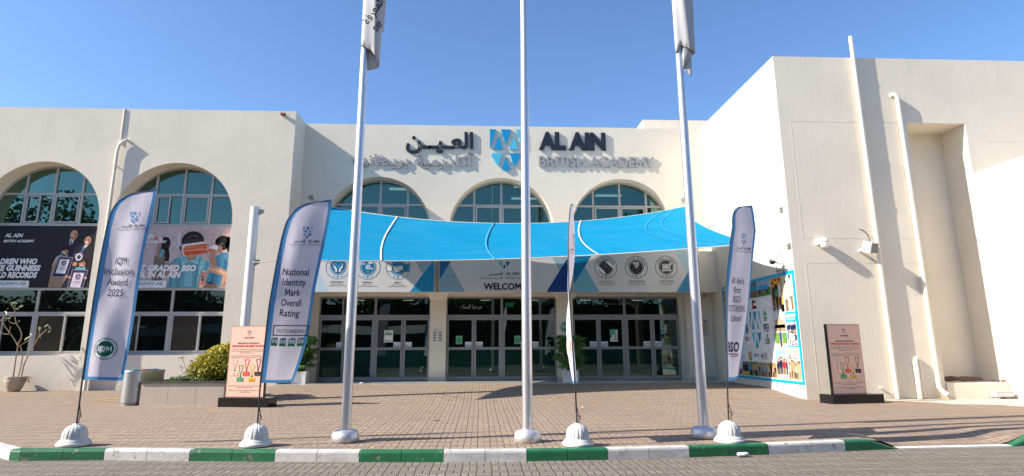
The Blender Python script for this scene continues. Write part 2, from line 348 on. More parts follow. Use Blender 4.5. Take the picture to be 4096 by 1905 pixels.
class Print:
    """flat printed shapes in (u, v), laid on a surface by f(u, v, n)"""
    def __init__(s, f, step=.0015): s.f = f; s.st = step; s.v = []; s.fa = []; s.c = []
    def raw(s, V, F, col, z, n0=0):
        b = len(s.v); s.v += [s.f(p[0], p[1], n0 + z*s.st + (p[2]*s.st*.3 if len(p) > 2 else 0)) for p in V]; s.fa += [tuple(b+i for i in f) for f in F]; s.c += [s2l(col)]*len(F)
    def poly(s, pts, col, z=1):
        from mathutils.geometry import tessellate_polygon
        if len(pts) <= 4: s.raw(pts, [tuple(range(len(pts)))], col, z); return
        s.raw(pts, [tuple(t) for t in tessellate_polygon([[Vector((p[0], p[1], 0)) for p in pts]])], col, z)
    def rect(s, u0, v0, u1, v1, col, z=1): s.poly([(u0,v0),(u1,v0),(u1,v1),(u0,v1)], col, z)
    def ell(s, cu, cv, ru, rv, col, z=1, n=28, rot=0):
        c, d = math.cos(rot), math.sin(rot); P = []
        for k in range(n):
            t = 2*math.pi*k/n; x, y = ru*math.cos(t), rv*math.sin(t); P.append((cu+x*c-y*d, cv+x*d+y*c))
        s.raw(P + [(cu, cv)], [(k, (k+1) % n, n) for k in range(n)], col, z)
    def ring(s, cu, cv, r0, r1, col, z=1, n=48):
        P = [(cu+r*math.cos(2*math.pi*k/n), cv+r*math.sin(2*math.pi*k/n)) for r in (r0, r1) for k in range(n)]
        s.raw(P, [(k, (k+1) % n, n+(k+1) % n, n+k) for k in range(n)], col, z)
    def line(s, pts, wd, col, z=1):
        for a, b in zip(pts, pts[1:]):
            dx, dy = b[0]-a[0], b[1]-a[1]; L = math.hypot(dx, dy) or 1; nx, ny = -dy/L*wd/2, dx/L*wd/2; ex, ey = dx/L*wd*.3, dy/L*wd*.3
            s.poly([(a[0]+nx-ex,a[1]+ny-ey),(b[0]+nx+ex,b[1]+ny+ey),(b[0]-nx+ex,b[1]-ny+ey),(a[0]-nx-ex,a[1]-ny-ey)], col, z)
    def star(s, cu, cv, r, col, z=1):
        P = [(cu+(r if k % 2 == 0 else r*.42)*math.sin(math.pi*k/5), cv+(r if k % 2 == 0 else r*.42)*math.cos(math.pi*k/5)) for k in range(10)]
        s.raw(P+[(cu, cv)], [(k, (k+1) % 10, 10) for k in range(10)], col, z)
    def text(s, txt, cu, cv, h, col, z=2, width=None, bold=0., align='c', skew=0, rot=0, res=2, sp=1.0):
        """h: cap height (Latin) unless width is given; cv: baseline"""
        V, F, x0, x1, y0, y1, _ = text_tris(txt, bold, res, sp)
        ky = h/.70; kx = width/(x1-x0) if width else ky
        ax = {'c': (x0+x1)/2, 'l': x0, 'r': x1}[align]; c, d = math.cos(rot), math.sin(rot); P = []
        for p in V:
            x = (p[0]-ax)*kx + p[1]*ky*skew; y = p[1]*ky; P.append((cu+x*c-y*d, cv+x*d+y*c, p[2]))
        s.raw(P, F, col, z)
    def arc(s, txt, cu, cv, r, h, a_mid, span, col, z=2, bold=.02, inside=False):
        n = len(txt)
        for i, ch in enumerate(txt):
            if ch == ' ': continue
            tt = (i+.5)/n - .5; a = a_mid - tt*span if not inside else a_mid + tt*span
            s.text(ch, cu + r*math.cos(a), cv + r*math.sin(a), h, col, z, bold=bold, rot=(a-math.pi/2) if not inside else (a+math.pi/2), res=1)
    def blur(s, u0, v0, u1, v1, cols, z=1):
        n = len(cols)
        for i, c in enumerate(cols): s.rect(u0+(u1-u0)*i/n, v0, u0+(u1-u0)*(i+1)/n, v1, c, z)
    def build(s, name, m, parent=None):
        me = bpy.data.meshes.new(name); me.from_pydata([tuple(v) for v in s.v], [], s.fa); me.update()
        at = me.color_attributes.new('Col', 'FLOAT_COLOR', 'CORNER'); arr = []
        for p, c in zip(me.polygons, s.c): arr += [*c, 1] * p.loop_total
        at.data.foreach_set('color', arr); return link(name, me, m, parent)

LOGO = [([(0,1),(.195,1),(.01,.55),(0,.55)],0), ([(.335,1),(.66,1),(.49,.64)],0), ([(.795,1),(1,1),(1,.56)],1), ([(.265,.835),(.40,.52),(.13,.52)],0), ([(.74,.82),(.87,.52),(.60,.52)],1),
        ([(.09,.425),(.385,.425),(.26,.115),(.17,.20),(.09,.31),(.045,.37)],1), ([(.61,.425),(.905,.425),(.95,.37),(.91,.31),(.83,.20),(.735,.12)],0), ([(.495,.32),(.63,.045),(.495,0),(.37,.045)],0)]
def logo(P, cu, cv, wd, c0, c1, z=1, h=None):
    h = h or wd*1.28
    for pts, k in LOGO: P.poly([(cu+(a-.5)*wd, cv+b*h) for a, b in pts], c0 if k == 0 else c1, z)
def brand(P, cu, cv, wd, ink=(35,30,50), grey=(110,112,120), c0=(38,120,175), c1=(110,175,215), z=1, gap=.0):
    """shield with the two-language school name under it; wd: full width"""
    logo(P, cu, cv+wd*.20, wd*.26, c0, c1, z)
    P.text('AL AIN', cu+wd*.045, cv+wd*.085, wd*.068, ink, z, bold=.025, align='l'); P.text(A_ALAIN, cu-wd*.03, cv+wd*.085, wd*.075, ink, z, bold=.02, align='r')
    P.text('BRITISH ACADEMY', cu+wd*.045, cv, wd*.042, grey, z, align='l', width=wd*.44, bold=.01); P.text(A_ACAD, cu-wd*.03, cv, wd*.042, grey, z, align='r', width=wd*.44, bold=.01)

# ------------------------------------------------------------------ ground
def sst(x): x = max(0, min(1, x)); return x*x*(3-2*x)
def gz(x, y):
    rampz = .20*sst((y-16.6)/3.6)*sst((x+8.6)/2.2) + .05*sst((y-19)/3)*(1-sst((x+8.6)/2.2))
    if x > 8.87: rampz = 0
    return rampz
KF = [(-11.2,13.55),(-7.7,10.69),(-6.80,9.955),(-6.62,9.905),(-5.431,9.882),(-4.148,9.709),(-2.904,9.573),(-1.695,9.455),(-.508,9.37),(.665,9.348),(1.834,9.391),(3.05,9.5),(4.299,9.649),(5.596,9.862),(6.05,9.93),(6.52,10.0)]
KR = [(8.42,10.08),(8.95,10.23),(10.4,10.9),(13,12.2),(18,13.2)]
def kern(x, poly):
    for a, b in zip(poly, poly[1:]):
        if a[0] <= x <= b[0]: return a[1] + (b[1]-a[1])*(x-a[0])/(b[0]-a[0])
    return poly[0][1] if x < poly[0][0] else poly[-1][1]
KALL = [(-40,18.0),(-11.2,13.55)] + KF[1:] + KR + [(60,14.5)]
MB().quad((-600,-600,-.30),(600,-600,-.30),(600,600,-.30),(-600,600,-.30)).build('ground', SAND)
bpy.data.objects['ground']['kind'] = 'structure'
MB().quad((-70,-9,-.14),(70,-9,-.14),(70,19.5,-.14),(-70,19.5,-.14)).build('road', ROADM)['kind'] = 'structure'
xs = [-40,-34,-28,-24,-20,-17,-15,-13,-12] + [k*.25 - 11.2 for k in range(int((18+11.2)/.25)+1)] + [22,28,40]
rows = []
for i in range(33):
    f = (i/32)**1.25; row = []
    for x in xs:
        y0 = kern(x, KALL) + .13; y = y0 + (26 - y0)*f
        z = gz(x, y)
        dip = sst((x-6.15)/.5)*(1-sst((x-8.25)/.7)); z -= .128*dip*(1-sst((y-y0)/1.5))
        row.append((x, y, z))
    rows.append(row)
MB().grid(rows).build('forecourt_paving', PAVE, fix=False)['kind'] = 'structure'
# kerb: one strip, stones painted green and white
def kerb(poly, heights, cuts, name_mb):
    # resample along poly; cuts = list of (t_start, t_end, material)
    P = [Vector((a, b)) for a, b in poly]; Ls = [0]
    for a, b in zip(P, P[1:]): Ls.append(Ls[-1] + (b-a).length)
    def at(l):
        l = max(0, min(Ls[-1], l))
        for i in range(len(P)-1):
            if l <= Ls[i+1] + 1e-9:
                t = (l-Ls[i])/(Ls[i+1]-Ls[i]); return P[i].lerp(P[i+1], t)
        return P[-1]
    for l0, l1, mi in cuts:
        n = max(2, int((l1-l0)/.15)); rws = []
        for k in range(n+1):
            l = l0 + .004 + (l1-l0-.008)*k/n; p = at(l); t = (at(l+.15)-at(l-.15)).normalized(); nr = Vector((-t.y, t.x)); top = heights(l, Ls[-1])
            sec = [(0,-.15),(0,top-.035),(.008,top-.012),(.03,top),(.15,top),(.15,-.15)]
            rws.append([(p.x+nr.x*d, p.y+nr.y*d, z) for d, z in sec])
        name_mb.grid(rws, mi, False)
        for e in (rws[0], rws[-1]): name_mb.add(e, [tuple(range(6))], mi)
    return Ls, at
km = MB(); P = [Vector(p) for p in KF]; Ls = [0]
for a, b in zip(P, P[1:]): Ls.append(Ls[-1] + (b-a).length)
cuts = []
l = 0
while l < Ls[2] - .3: cuts.append((l, min(l+.63, Ls[2]), 1 if int(l/1.26) % 2 == 0 else 0)); l += .63
cuts[-1] = (cuts[-1][0], Ls[2], cuts[-1][2])
for i in range(len(cuts)): cuts[i] = (cuts[i][0], cuts[i][1], 1 if i >= len(cuts)-3 or i % 4 < 2 else 0)
cuts.append((Ls[2], Ls[3], 0))
for i in range(3, 13):
    m = (Ls[i]+Ls[i+1])/2; mi = 0 if (i-3) % 2 == 0 else 1; cuts += [(Ls[i], m, mi), (m, Ls[i+1], mi)]
cuts += [(Ls[13], Ls[14], 0), (Ls[14], Ls[15], 0)]
kerb(KF, lambda l, L: .012 if l < Ls[14] else .012 - .15*(l-Ls[14])/(Ls[15]-Ls[14]), cuts, km)
PR = [Vector(p) for p in KR]; LR = [0]
for a, b in zip(PR, PR[1:]): LR.append(LR[-1] + (b-a).length)
kerb(KR, lambda l, L: .012 - .15*max(0, 1-l/LR[1]), [(0, LR[1], 0), (LR[1], LR[1]+.6, 0), (LR[1]+.6, LR[2], 1), (LR[2], LR[2]+1.3, 0), (LR[2]+1.3, LR[3], 1), (LR[3], LR[4], 0)], km)
km.build('kerb', [KGREEN, KWHITE])['kind'] = 'structure'
dk = MB(); n = 8
for k in range(n):
    a, b = [Vector((6.5,9.985)).lerp(Vector((8.45,10.085)), t) for t in (k/n+.001, (k+1)/n-.001)]
    dk.add([(a.x,a.y,-.15),(b.x,b.y,-.15),(b.x,b.y,-.122),(a.x,a.y,-.122),(a.x,a.y+.12,-.118),(b.x,b.y+.12,-.118)], [(0,1,2,3),(3,2,5,4)])
dk.build('dropped_kerb', ROADW)['kind'] = 'structure'
ap = MB(); pts = [(10.7,17.22),(10.9,16.5),(11.5,16.2),(11.7,15.6),(12.6,15.35),(13.0,14.7),(14.2,14.5),(14.55,13.2),(14.58,17.22)]
ap.add([(x, y, .005) for x, y in pts], [tuple(range(len(pts)))]); ap.build('concrete_apron', CONC)['kind'] = 'structure'
ym = MB()
for x, y, a, L in ((-11.0,19.35,.0,1.9),(-10.7,18.65,.0,1.1),(-11.0,18.95,.85,.9),(10.35,16.45,.12,1.0),(11.6,16.95,.1,1.3)):
    c, s = math.cos(a), math.sin(a); q = [(x-s*-.05, y+c*-.05), (x+c*L+s*.05, y+s*L-c*.05), (x+c*L-s*.05, y+s*L+c*.05), (x-s*.05, y+c*.05)]
    ym.add([(u, v, gz(u, v)+.0095) for u, v in q], [(0,1,2,3)])
ym.build('yellow_line_marking', YEL)['kind'] = 'structure'
ld = MB(); ld.box(-6.95, 8.86, 22.15, 24.4, .1, .222); ld.build('entrance_landing', MARBLE)['kind'] = 'structure'

# ------------------------------------------------------------------ the school building
B = empty('school_building', (0, 23.85, 0), 'cream stuccoed two-storey school building with arched windows and a glazed entrance', 'building')
ROOF = 10.12
def arch_pts(cx, r, zs, n=44): return [(cx - r*math.cos(math.pi*k/n), zs + r*math.sin(math.pi*k/n)) for k in range(n+1)]
def arch_wall(mb, x0, x1, z0, z1, y, ops, d):
    x = x0
    for cx, r, zs, zb in ops:
        mb.quad((x,y,z0),(cx-r,y,z0),(cx-r,y,z1),(x,y,z1))
        A = arch_pts(cx, r, zs)
        for (a, za), (b, zb2) in zip(A, A[1:]):
            mb.quad((a,y,za),(b,y,zb2),(b,y,z1),(a,y,z1)); mb.add([(a,y,za),(b,y,zb2),(b,y+d,zb2),(a,y+d,za)], [(0,1,2,3)], 0, True)
        for sx in (cx-r, cx+r): mb.quad((sx,y,max(zb,z0)),(sx,y,zs),(sx,y+d,zs),(sx,y+d,max(zb,z0)))
        if zb > z0:
            mb.quad((cx-r,y,z0),(cx+r,y,z0),(cx+r,y,zb),(cx-r,y,zb)); mb.quad((cx-r,y,zb),(cx+r,y,zb),(cx+r,y+d,zb),(cx-r,y+d,zb))
        x = cx + r
    mb.quad((x,y,z0),(x1,y,z0),(x1,y,z1),(x,y,z1))
YW, YC, YB = 22.54, 23.85, 17.25
wing = MB(); BAYS = (-20.39, -15.73, -11.07)
arch_wall(wing, -26, -6.97, -.2, ROOF, YW, [(cx, 2.11, 5.95, -.2) for cx in BAYS], .72)
wing.quad((-6.97,YW,-.2),(-6.97,YC+.4,-.2),(-6.97,YC+.4,ROOF),(-6.97,YW,ROOF)); wing.quad((-26,YW,ROOF),(-6.97,YW,ROOF),(-6.97,36,ROOF),(-26,36,ROOF))
wing.quad((-26,YW,-.2),(-26,36,-.2),(-26,36,ROOF),(-26,YW,ROOF)); wing.quad((-6.97,YC+.4,ROOF-.6),(-6.97,36,ROOF-.6),(-6.97,36,ROOF),(-6.97,YC+.4,ROOF))
wing.build('wing_wall', WALL, B)
sp = MB()
for cx in BAYS: sp.box(cx-2.108, cx+2.108, YW+.16, YW+.9, -.2, 1.2)
sp.build('spandrel_wall', WALL, B)
cen = MB(); ARC = (-4.0, .79, 5.57)
arch_wall(cen, -6.97, 8.87, 3.38, ROOF-.004, YC, [(cx, 2.03, 5.93, 5.0) for cx in ARC], .66)
DB = [(-6.03, -1.89), (-1.28, 2.89), (3.5, 7.62)]
x = -6.97
for a, b in DB + [(8.87, 8.87)]:
    cen.quad((x,YC,-.1),(a,YC,-.1),(a,YC,3.38),(x,YC,3.38))
    if a < 8.8:
        cen.quad((a,YC,3.31),(b,YC,3.31),(b,YC,3.38),(a,YC,3.38)); cen.quad((a,YC,3.31),(b,YC,3.31),(b,YC+.5,3.31),(a,YC+.5,3.31))
        for sx in (a, b): cen.quad((sx,YC,-.1),(sx,YC+.5,-.1),(sx,YC+.5,3.31),(sx,YC,3.31))
    x = b
cen.quad((-6.97,YC,ROOF-.004),(8.87,YC,ROOF-.004),(8.87,36,ROOF-.004),(-6.97,36,ROOF-.004))
cen.build('entrance_wall', WALL, B)
pb = MB(); pb.box(-6.965, 8.865, 23.05, YC-.003, 3.40, 4.95); pb.build('porch_beam', WALL, B)
for a, b in ((-1.885,-1.285),(2.895,3.495)):
    cp = MB(); cp.add([(a-.12,22.98,3.395),(b+.12,22.98,3.395),(b+.12,YC-.004,3.395),(a-.12,YC-.004,3.395),(a+.0,23.5,3.2),(b-.0,23.5,3.2),(b,YC-.004,3.16),(a,YC-.004,3.16)], [(0,1,2,3),(4,7,6,5),(0,4,5,1),(1,5,6,2),(3,7,4,0)]); cp.build('column_capital', WALL, B)
for q in ((-6.9, -6.2, 23.35), (7.72, 8.05, 23.45)): MB().box(*q, YC-.004, .1, 3.395).build('pilaster', WALL, B)
for q in ((-1.92,-1.25,YC-.03,YC-.005,.222,.36),(2.86,3.53,YC-.03,YC-.005,.222,.36),(8.06,8.86,YC-.025,YC-.003,.222,.33),(7.69,8.08,23.42,23.448,.222,.34)): MB().box(*q).build('marble_skirting', MARBLE, B)
blk = MB(); RX0, RX1, RZ, RD = 12.81, 14.62, 8.0, 1.02; BT = 10.09
blk.quad((8.87,YB,-.2),(RX0,YB,-.2),(RX0,YB,BT),(8.87,YB,BT)); blk.quad((RX0,YB,RZ),(RX1,YB,RZ),(RX1,YB,BT),(RX0,YB,BT)); blk.quad((RX1,YB,-.2),(30,YB,-.2),(30,YB,BT),(RX1,YB,BT))
blk.quad((8.87,YB,-.2),(8.87,36,-.2),(8.87,36,BT),(8.87,YB,BT)); blk.quad((8.87,YB,BT),(30,YB,BT),(30,36,BT),(8.87,36,BT))
blk.quad((RX0,YB,-.2),(RX0,YB+RD,-.2),(RX0,YB+RD,RZ),(RX0,YB,RZ)); blk.quad((RX1,YB,-.2),(RX1,YB+RD,-.2),(RX1,YB+RD,RZ),(RX1,YB,RZ))
blk.quad((RX0,YB+RD,-.2),(RX1,YB+RD,-.2),(RX1,YB+RD,RZ),(RX0,YB+RD,RZ)); blk.quad((RX0,YB,RZ),(RX1,YB,RZ),(RX1,YB+RD,RZ),(RX0,YB+RD,RZ))
blk.build('block_wall', WALL, B)
MB().box(RX1-.002, 30, 13.5, YB-.003, -.2, 6.43).build('low_volume', WALL, B)
MB().bbox(RX0+.01, RX1-.01, YB-.06, YB+RD-.01, -.1, .42, .025).build('recess_step', WALL, B)
MB().box(7.44, 14, 27, 33, 9.8, 11.67).build('rooftop_box', WALL, B)
def groove(x0, z0, x1, z1): gr.box(min(x0,x1)-.007, max(x0,x1)+.007, YB-.0035, YB+.01, min(z0,z1)-.007, max(z0,z1)+.007)
for (x0, z0, x1, z1) in ((9.22,4.46,12.49,8.0), (9.23,.17,12.53,3.74)):
    gr = MB(); groove(x0, z1, x1, z1); groove(x0, z0, x1, z0); groove(x0, z0+.016, x0, z1-.016); groove(x1, z0+.016, x1, z1-.016); gr.build('panel_groove', WALL, B)

gr = MB(); groove(15.15, 7.45, 19.5, 7.45); gr.build('panel_groove', WALL, B)
bk = MB(); bk.quad((-26,36,-.2),(30,36,-.2),(30,36,ROOF),(-26,36,ROOF)); bk.build('rear_wall', WALL, B)

def bar(mb, x0, x1, z0, z1, y, d=.07): mb.box(x0, x1, y, y+d, z0, z1)
def arched_window(cx, r, zs, zb, y, mull, tran, sash):
    f = MB(); n = 40; q = .075
    for k in range(n):
        t0, t1 = math.pi*k/n, math.pi*(k+1)/n; P = []
        for t in (t0, t1):
            for rr in (r-q, r+.02): P.append((cx-rr*math.cos(t), zs+rr*math.sin(t)))
        (ax,az),(bx,bz),(cx2,cz),(dx,dz) = P
        f.add([(ax,y,az),(bx,y,bz),(dx,y,dz),(cx2,y,cz),(ax,y+.07,az),(cx2,y+.07,cz)], [(0,1,2,3),(0,3,5,4)])
    bar(f, cx-r, cx-r+q, zb, zs, y); bar(f, cx+r-q, cx+r, zb, zs, y); bar(f, cx-r+q, cx+r-q, zb, zb+.06, y)
    for mx in mull:
        zt = zs + math.sqrt(max(.01, (r-.03)**2 - (mx-cx)**2)); bar(f, mx-.04, mx+.04, zb+.06, zt, y-.006, .08)
    hx = math.sqrt(max(.01, (r-.04)**2 - max(0, tran-zs)**2)); bar(f, cx-hx, cx+hx, tran-.04, tran+.04, y-.003, .075)
    fo = f.build('arched_window', FRAME, B)
    g = MB(); A = arch_pts(cx, r-.02, zs, 40); yy = y+.045
    g.add([(x, yy, z) for x, z in A] + [(cx+r-.02, yy, zb), (cx-r+.02, yy, zb)], [tuple(range(len(A)+2))]); g.build('glass_pane', GLASS, fo)
    if sash:
        for a, b in sash:
            s = MB()
            for (p, q2, u, v) in ((a, a+.05, zb+.08, tran-.05), (b-.05, b, zb+.08, tran-.05), (a+.05, b-.05, zb+.08, zb+.13), (a+.05, b-.05, tran-.1, tran-.05)): s.box(p, q2, y-.012, y+.03, u, v)
            s.build('sliding_sash', FRAME, fo)
    return fo
for cx in BAYS:
    y = YW + .62; m = [cx-.98, cx+.03, cx+1.03]
    arched_window(cx, 2.11, 5.95, 5.84, y, m, 6.99, [(m[0]+.06, cx-.42), (cx+.09, m[2]-.06)])
    lw = MB(); z0, z1, zt = 1.2, 3.52, 2.66; x0, x1 = cx-2.1, cx+2.1
    for a, b in ((z0, z0+.09), (zt-.045, zt+.045), (z1-.05, z1+.03)): bar(lw, x0, x1, a, b, y)
    for mx in (x0+.03, cx+.03, x1-.03): bar(lw, mx-.045, mx+.045, z0+.09, zt-.045, y-.004, .08); bar(lw, mx-.04, mx+.04, zt+.045, z1-.05, y-.004, .08)
    lo = lw.build('lower_window', FRAME, B)
    gd = MB()
    for a, b, k in ((x0+.08, cx-1.02, 1), (cx-1.08, cx-.02, 0), (cx+.09, cx+1.08, 1), (cx+1.06, x1-.08, 0)):
        s = MB(); bl = MB(); yy = y-.012 if k else y+.01
        for (p, q, u, v) in ((a, a+.05, z0+.1, zt-.05), (b-.05, b, z0+.1, zt-.05), (a+.05, b-.05, z0+.1, z0+.15), (a+.05, b-.05, zt-.1, zt-.05)): s.box(p, q, yy, yy+.03, u, v)
        (bl if k else gd).quad((a+.04,yy+.02,z0+.12),(b-.04,yy+.02,z0+.12),(b-.04,yy+.02,zt-.07),(a+.04,yy+.02,zt-.07)); s.build('sliding_sash', FRAME, lo)
        if k: bl.build('blind_pane', BLIND, lo)
    gd.quad((x0,y+.05,zt),(x1,y+.05,zt),(x1,y+.05,z1),(x0,y+.05,z1))
    gd.build('glass_pane', GLASSD, lo)
    MB().box(x0, x1, y-.04, y+.12, 5.80, 5.84).build('transom_bar', FRAME, lo)
for i, cx in enumerate(ARC):
    arched_window(cx, 2.03, 5.93, 5.0, YC+.52, [cx-1.07, cx+.01, cx+1.09], 6.95, [(cx-1.0, cx-.03), (cx+.06, cx+1.02)])
# entrance doors
YD = YC + .22
LEAF = [[(-6.0,-5.06),(-5.03,-3.99),(-3.91,-2.9),(-2.88,-1.9)], [(-1.26,-.25),(-.23,.77),(.85,1.86),(1.88,2.88)], [(3.52,4.49),(4.51,5.48),(5.57,6.57),(6.59,7.6)]]
for (a, b), lv in zip(DB, LEAF):
    t = MB(); mid = (lv[1][1]+lv[2][0])/2
    bar(t, a, b, 2.53, 2.63, YD-.02, .12); bar(t, a, b, 3.24, 3.31, YD-.02, .12)
    for mx in (a+.02, mid, b-.02): bar(t, mx-.045 if mx == mid else mx-.02, mx+.045 if mx == mid else mx+.02, 2.63, 3.24, YD-.02, .12)
    for mx in (mid,): bar(t, mx-.035, mx+.035, .222, 2.53, YD-.02, .12)
    to = t.build('transom_window', DOORF, B)
    MB().quad((a,YD+.04,2.6),(b,YD+.04,2.6),(b,YD+.04,3.28),(a,YD+.04,3.28)).build('glass_pane', GLASSD, to)
    for l, r in lv:
        d = MB(); z0, z1, q = .235, 2.525, .075
        bar(d, l, l+q, z0, z1, YD, .05); bar(d, r-q, r, z0, z1, YD, .05); bar(d, l+q, r-q, z1-.09, z1, YD, .05); bar(d, l+q, r-q, z0, z0+.13, YD, .05); bar(d, l+q, r-q, 1.335, 1.435, YD-.012, .07)
        do = d.build('door', DOORF, B)
        MB().quad((l+q,YD+.025,1.43),(r-q,YD+.025,1.43),(r-q,YD+.025,z1-.09),(l+q,YD+.025,z1-.09)).build('upper_pane', GLASSD, do)
        MB().quad((l+q,YD+.025,z0+.12),(r-q,YD+.025,z0+.12),(r-q,YD+.025,1.34),(l+q,YD+.025,1.34)).build('lower_pane', GLASSL, do)
        h = MB(); h.box(l+.02, r-.02, YD-.045, YD-.014, 1.35, 1.42); h.build('push_bar', DOORF, do)
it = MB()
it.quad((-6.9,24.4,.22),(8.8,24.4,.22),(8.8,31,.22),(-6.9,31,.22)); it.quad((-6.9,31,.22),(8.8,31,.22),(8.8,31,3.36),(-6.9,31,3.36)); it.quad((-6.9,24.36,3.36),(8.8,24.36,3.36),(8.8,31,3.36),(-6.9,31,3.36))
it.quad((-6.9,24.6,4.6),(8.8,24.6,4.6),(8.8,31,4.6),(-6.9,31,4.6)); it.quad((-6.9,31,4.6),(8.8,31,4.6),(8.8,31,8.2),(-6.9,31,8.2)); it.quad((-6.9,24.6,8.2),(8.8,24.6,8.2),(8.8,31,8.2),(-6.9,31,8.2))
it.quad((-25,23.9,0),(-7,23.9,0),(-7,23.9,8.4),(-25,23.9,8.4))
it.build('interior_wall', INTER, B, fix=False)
lp = MB()
for x, y in ((2.0,26.0),(2.0,28.2),(-3.4,26.6),(5.8,27.5)): lp.box(x-.6, x+.6, y-.15, y+.15, 8.15, 8.18)
for x in (-5,-3,.2,2.2,4.4,6.6): lp.box(x-.2, x+.2, 26.2, 26.4, 3.33, 3.345)
lp.build('ceiling_light', emit('lit_ceiling_panel', (.9, .95, .9), 2.2), B)
MB().box(1.0, 1.32, 25.2, 25.24, 3.0, 3.17).build('exit_light', emit('green_exit_light', (.1, .6, .35), .5), B)

# ------------------------------------------------------------------ raised lettering and shield on the facade
YL = 23.785
def letters3d(name, txt, x0, x1, zb, h, col, label, bold, depth=.05, ar=False, rough=.35):
    V, F, a, b, c, d, _ = text_tris(txt, bold, 4)
    kx = (x1-x0)/(b-a); ky = h/.70 if not ar else kx*ar
    bm = bmesh.new(); vs = [bm.verts.new((x0+(p[0]-a)*kx, YL - p[2]*.0025, zb + p[1]*ky)) for p in V]
    for f in F:
        try: bm.faces.new([vs[i] for i in f])
        except ValueError: pass
    r = bmesh.ops.extrude_face_region(bm, geom=bm.faces[:])
    for e in r['geom']:
        if isinstance(e, bmesh.types.BMVert): e.co.y += depth
    bmesh.ops.recalc_face_normals(bm, faces=bm.faces)
    me = bpy.data.meshes.new(name); bm.to_mesh(me); bm.free()
    o = link(name, me, M_('letter_paint_%d' % int(col[0]*1000), col, rough, amt=.05)); return tag(o, label, 'lettering')
letters3d('raised_lettering', 'AL AIN', 2.284, 4.99, 9.175, .665, (.012, .015, .026), 'black raised letters AL AIN high on the cream facade', .058)
letters3d('raised_lettering', 'BRITISH ACADEMY', 2.279, 6.947, 8.45, .41, (.30, .30, .315), 'grey raised letters BRITISH ACADEMY under the black AL AIN', .026)
letters3d('raised_lettering', A_ALAIN, -2.994, -.326, 9.15, .7, (.012, .015, .026), 'black raised Arabic lettering left of the blue shield', .03, ar=1.0)
letters3d('raised_lettering', A_ACAD, -5.045, -.344, 8.43, .41, (.30, .30, .315), 'grey raised Arabic lettering below the black Arabic word', .016, ar=.86)
lg = empty('shield_emblem', (.97, 23.8, 8.23), 'blue raised shield emblem of triangles between the Arabic and Latin lettering', 'emblem')
BL0, BL1 = M_('emblem_blue', (.0, .26, .52), .35, amt=.04), M_('emblem_light_blue', (.08, .46, .66), .35, amt=.04)
for pts, k in LOGO:
    m = MB(); m.prism([(.325 + a*1.303, 8.229 + b*1.733) for a, b in pts], YL, YL+.055, lambda u, v, d: (u, d, v)); m.build('emblem_piece', BL1 if k else BL0, lg)

# ------------------------------------------------------------------ long signs above the doors
YS = 22.62
SIGNS = []
def fascia(x0, x1, label):
    r = empty('fascia_sign', ((x0+x1)/2, YS, 3.36), label, 'sign', 'long signs above the entrance doors')
    m = MB(); m.bbox(x0, x1, YS, 23.045, 3.36, 4.99, .008); m.build('sign_box', WHITE, r)
    P = Print(lambda u, v, n: (u, YS-.0015-n, v)); P.rect(x0+.01, 3.37, x1-.01, 4.98, (214,214,216), 0); return r, P
BLU = (40,140,190); INKD = (38,30,48)
def badge(P, cu, cv, r, name, col, sub, arc_span):
    P.ring(cu, cv, r*.955, r, col, 2); P.ell(cu, cv, r*.66, r*.66, col, 2); P.ring(cu, cv, r*.555, r*.58, (235,235,238), 3)
    P.arc(name, cu, cv, r*.72, r*.15, math.pi/2, arc_span, col, 2)
    for k, (dx, rr) in enumerate(((-.32,.085),(0,.12),(.32,.085))): P.star(cu+dx*r, cv-r*.80+(.04*r if dx else 0), r*rr*1.1, col, 2)
    P.text(name, cu, cv-r*1.28, r*.105, (50,42,60), 2, bold=.03)
    for k, s in enumerate(sub): P.text(s, cu, cv-r*(1.45+.135*k), r*.07, (70,65,80), 2, bold=.015)
r1, P = fascia(-6.42, -1.67, 'long grey sign with three blue badges RESPONSIBILITY, RESILIENCE and RESPECT')
P.poly([(-6.41,3.37),(-5.40,3.37),(-5.84,4.2),(-6.2,4.86),(-6.41,4.86)], (184,208,220), 1); P.poly([(-6.41,4.98),(-6.41,4.5),(-6.15,4.98)], (50,140,190), 2)
P.poly([(-2.53,3.37),(-1.68,3.37),(-1.68,4.6)], (36,140,190), 2); P.poly([(-2.11,4.02),(-1.68,4.64),(-1.68,4.98),(-2.64,4.98)], (150,180,196), 1)
badge(P, -5.11, 4.262, .44, 'RESPONSIBILITY', BLU, ('TAKING OWNERSHIP OF', 'MY LEARNING AND MY CHOICES'), 2.5)
badge(P, -4.05, 4.25, .44, 'RESILIENCE', BLU, ('NEVER GIVING UP,', 'SHOWING A TRUE DESIRE TO LEARN'), 1.8)
badge(P, -2.97, 4.243, .44, 'RESPECT', BLU, ('SHOWING KINDNESS,', 'UNDERSTANDING AND EMPATHY'), 1.3)
W_ = (238,238,240); D_ = (25,22,45)
def heart(cx, cy, s): return [(cx + s*.062*16*math.sin(t)**3, cy + s*.062*(13*math.cos(t)-5*math.cos(2*t)-2*math.cos(3*t)-math.cos(4*t))) for t in (2*math.pi*k/40 for k in range(40))]
hp = heart(-5.11, 4.27, .245); P.line(hp + hp[:1], .018, D_, 4)
for sgn in (-1, 1):
    q = lambda a, b: (-5.11 + sgn*a, 4.262 + b)
    h = [q(.025,-.20), q(.025,-.09), q(.08,.0), q(.10,.06), q(.13,.02), q(.15,.14), q(.175,.14), q(.17,-.02), q(.11,-.09), q(.10,-.17)]
    P.poly(h, W_, 5); P.line(h + h[:1], .01, D_, 6)
hd = [(-.10,-.22),(.09,-.22),(.09,-.10),(.15,.0),(.16,.10),(.10,.19),(-.02,.21),(-.12,.16),(-.16,.06),(-.19,-.02),(-.155,-.05),(-.15,-.14),(-.10,-.14)]
